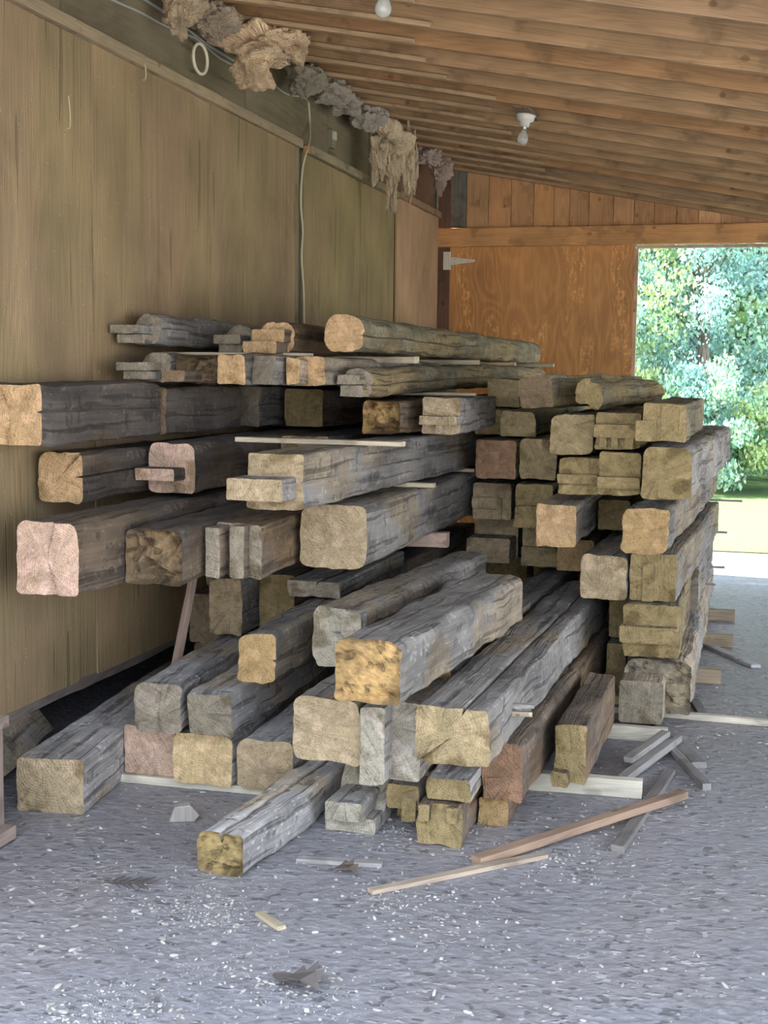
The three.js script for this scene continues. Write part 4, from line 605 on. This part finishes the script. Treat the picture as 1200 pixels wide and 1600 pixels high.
{
  const lf = new THREE.BufferGeometry(); // a leaf of four triangles, folded along its midrib
  lf.setAttribute('position', new THREE.Float32BufferAttribute([0, 0, 0, 0.32, 0.5, 0.08, 0, 0.5, -0.02, -0.32, 0.5, 0.08, 0, 1, 0.02], 3)); lf.setIndex([0, 1, 2, 1, 4, 2, 0, 2, 3, 3, 2, 4]); lf.computeVertexNormals();
  const leafMat = (rgb) => { const m = new THREE.MeshPhysicalMaterial({ roughness: 0.75, transmission: 0.35, thickness: 0, side: THREE.DoubleSide }); m.color.setRGB(...rgb); return m; };
  const bark = surf(T_rot, [0.2, 0.16, 0.13], { bump: 0.02, rep: [1, 1] });
  function tree(name, label, x, z, H, R, low, n, size, rgb, seed, kind, group) {
    const g = thing(name, label, kind, [x, -0.02, z], group), r = rng(seed), conifer = name === 'conifer_tree';
    const tr = 0.03 * H ** 0.8; const c = new THREE.CatmullRomCurve3([V3(0, -0.1, 0), V3(0.1 * r(), H * 0.35, 0.1), V3(0.3 * (r() - 0.5), H * 0.65, 0.2 * (r() - 0.5)), V3(0.2 * (r() - 0.5), H * 0.95, 0)]);
    const tg = new THREE.TubeGeometry(c, 16, tr, 9); { const p = tg.attributes.position; for (let i = 0; i < p.count; i++) { const y = p.getY(i), k = 1 - 0.8 * Math.max(0, y) / H, q = c.getPoint(Math.min(1, Math.max(0, y / (H * 0.95)))); p.setX(i, q.x + (p.getX(i) - q.x) * k); p.setZ(i, q.z + (p.getZ(i) - q.z) * k); } tg.computeVertexNormals(); }
    if (H > 2.5) mesh('trunk', tg, bark, g);
    const br = [], tips = [], nb = H > 2.5 ? 36 : 16;
    for (let k = 0; k < nb; k++) { const t = low + (1 - low) * (k + r()) / nb, y = H * t, a = r() * 6.283, env = conifer ? R * (1.05 - t) : R * Math.sqrt(Math.max(0.05, 1 - ((t - 0.45) / 0.62) ** 2)), L = env * (0.7 + 0.4 * r()), b0 = V3(0, y * (conifer ? 1 : 0.75), 0), b1 = V3(Math.cos(a) * L, y + (conifer ? -0.25 * L : 0.15 * L), Math.sin(a) * L), m = b0.clone().lerp(b1, 0.5).add(V3(0, 0.08 * L, 0)); tips.push([b0, m, b1]); br.push(new THREE.TubeGeometry(new THREE.CatmullRomCurve3([b0, m, b1]), 6, 0.008 + 0.004 * L, 5)); }
    mesh('branches', mergeGeometries(br), bark, g);
    const im = shade(new THREE.InstancedMesh(lf, leafMat(rgb), n)), q = new THREE.Quaternion(), e = new THREE.Euler(), mt = new THREE.Matrix4(), col = new THREE.Color(), v = V3(0, 0, 0);
    for (let i = 0; i < n; i++) { const [b0, m, b1] = tips[Math.floor(r() * tips.length)], t = (conifer ? 0.06 : 0.2) + (conifer ? 0.98 : 0.84) * Math.sqrt(r()); v.copy(t < 0.5 ? b0.clone().lerp(m, t * 2) : m.clone().lerp(b1, t * 2 - 1)); const sp = conifer ? 0.16 * R + 0.1 : 0.26 * R; v.x += (r() + r() - 1) * sp; v.y += (r() + r() - 1) * sp * (conifer ? 0.5 : 1); v.z += (r() + r() - 1) * sp; if (v.y < 0.05) v.y = 0.05 + 0.3 * r();
      e.set(-1.2 + 1.6 * r(), r() * 6.283, r() * 2 - 1); const s = size * (0.6 + 0.8 * r()); im.setMatrixAt(i, mt.compose(v, q.setFromEuler(e), V3(s, s, s))); const k = 0.65 + 0.6 * r(); col.setRGB(k * (0.85 + 0.4 * r()), k, k * (0.8 + 0.4 * r())); im.setColorAt(i, col); }
    im.name = 'foliage'; im.userData.kind = 'stuff'; g.add(im); return g;
  }
  const LIME = [0.38, 0.52, 0.22], BLUE = [0.32, 0.56, 0.53], MID = [0.34, 0.55, 0.38];
  const grp = 'trees and shrubs beyond the lawn';
  tree('broadleaf_tree', 'lime green tree showing past the door edge', -2.5, -21.5, 6.5, 2.0, 0.05, 24000, 0.075, LIME, 11, 'tree', grp);
  tree('conifer_tree', 'bluish conifer in middle of the door opening', -0.9, -22.5, 9, 2.3, 0.03, 30000, 0.07, BLUE, 12, 'tree', grp);
  tree('broadleaf_tree', 'mid green tree right of the bluish conifer', 1.4, -22, 7, 2.2, 0.04, 24000, 0.075, MID, 13, 'tree', grp);
  tree('broadleaf_tree', 'slim pale mint young tree before the bluish conifer', -0.75, -20.6, 6, 1.25, 0.04, 22000, 0.07, [0.36, 0.6, 0.55], 14, 'tree', grp);
  const row = [[-6, -22], [4.6, -23], [-9, -24], [8, -25]], row2 = [[-4.4, -27], [-1.6, -28], [1.0, -27.5], [3.4, -28], [6.2, -29], [-7.4, -28], [-11, -29]];
  row.forEach(([x, z], i) => tree('broadleaf_tree', 'leafy tree in front row at edge of the lawn', x, z, 7, 2.5, 0.06, 3600, 0.2, i % 2 ? MID : LIME, 30 + i, 'tree', grp));
  row2.forEach(([x, z], i) => tree('broadleaf_tree', 'tall dense tree in back row of the wood', x, z, 10, 2.9, 0.03, 8000, 0.26, i % 2 ? MID : LIME, 50 + i, 'tree', grp));
  [[-6, -34], [-2.5, -33], [0.5, -34], [3.5, -33], [7, -34]].forEach(([x, z], i) => tree('broadleaf_tree', 'broad tree deepest in the wood', x, z, 12, 3.6, 0.02, 5200, 0.5, i % 2 ? MID : LIME, 90 + i, 'tree', grp));
  for (const [x, z, l, c] of [[-1.9, -19.6, 'low yellow-green shrub at the lawn edge by door leaf', LIME], [-0.5, -19.9, 'low shrub below the bluish conifer', MID], [0.7, -19.5, 'rounded bright shrub at the right of the opening', LIME], [2.2, -20, 'shrub at lawn edge hidden past the opening', MID], [-3.4, -19.8, 'shrub at lawn edge behind the door leaf', MID]]) tree('leafy_shrub', l, x, z, 1.7, 0.95, 0.05, 6000, 0.07, c, 70 + Math.round(x * 10), 'shrub');
}
renderer.render(scene, camera);
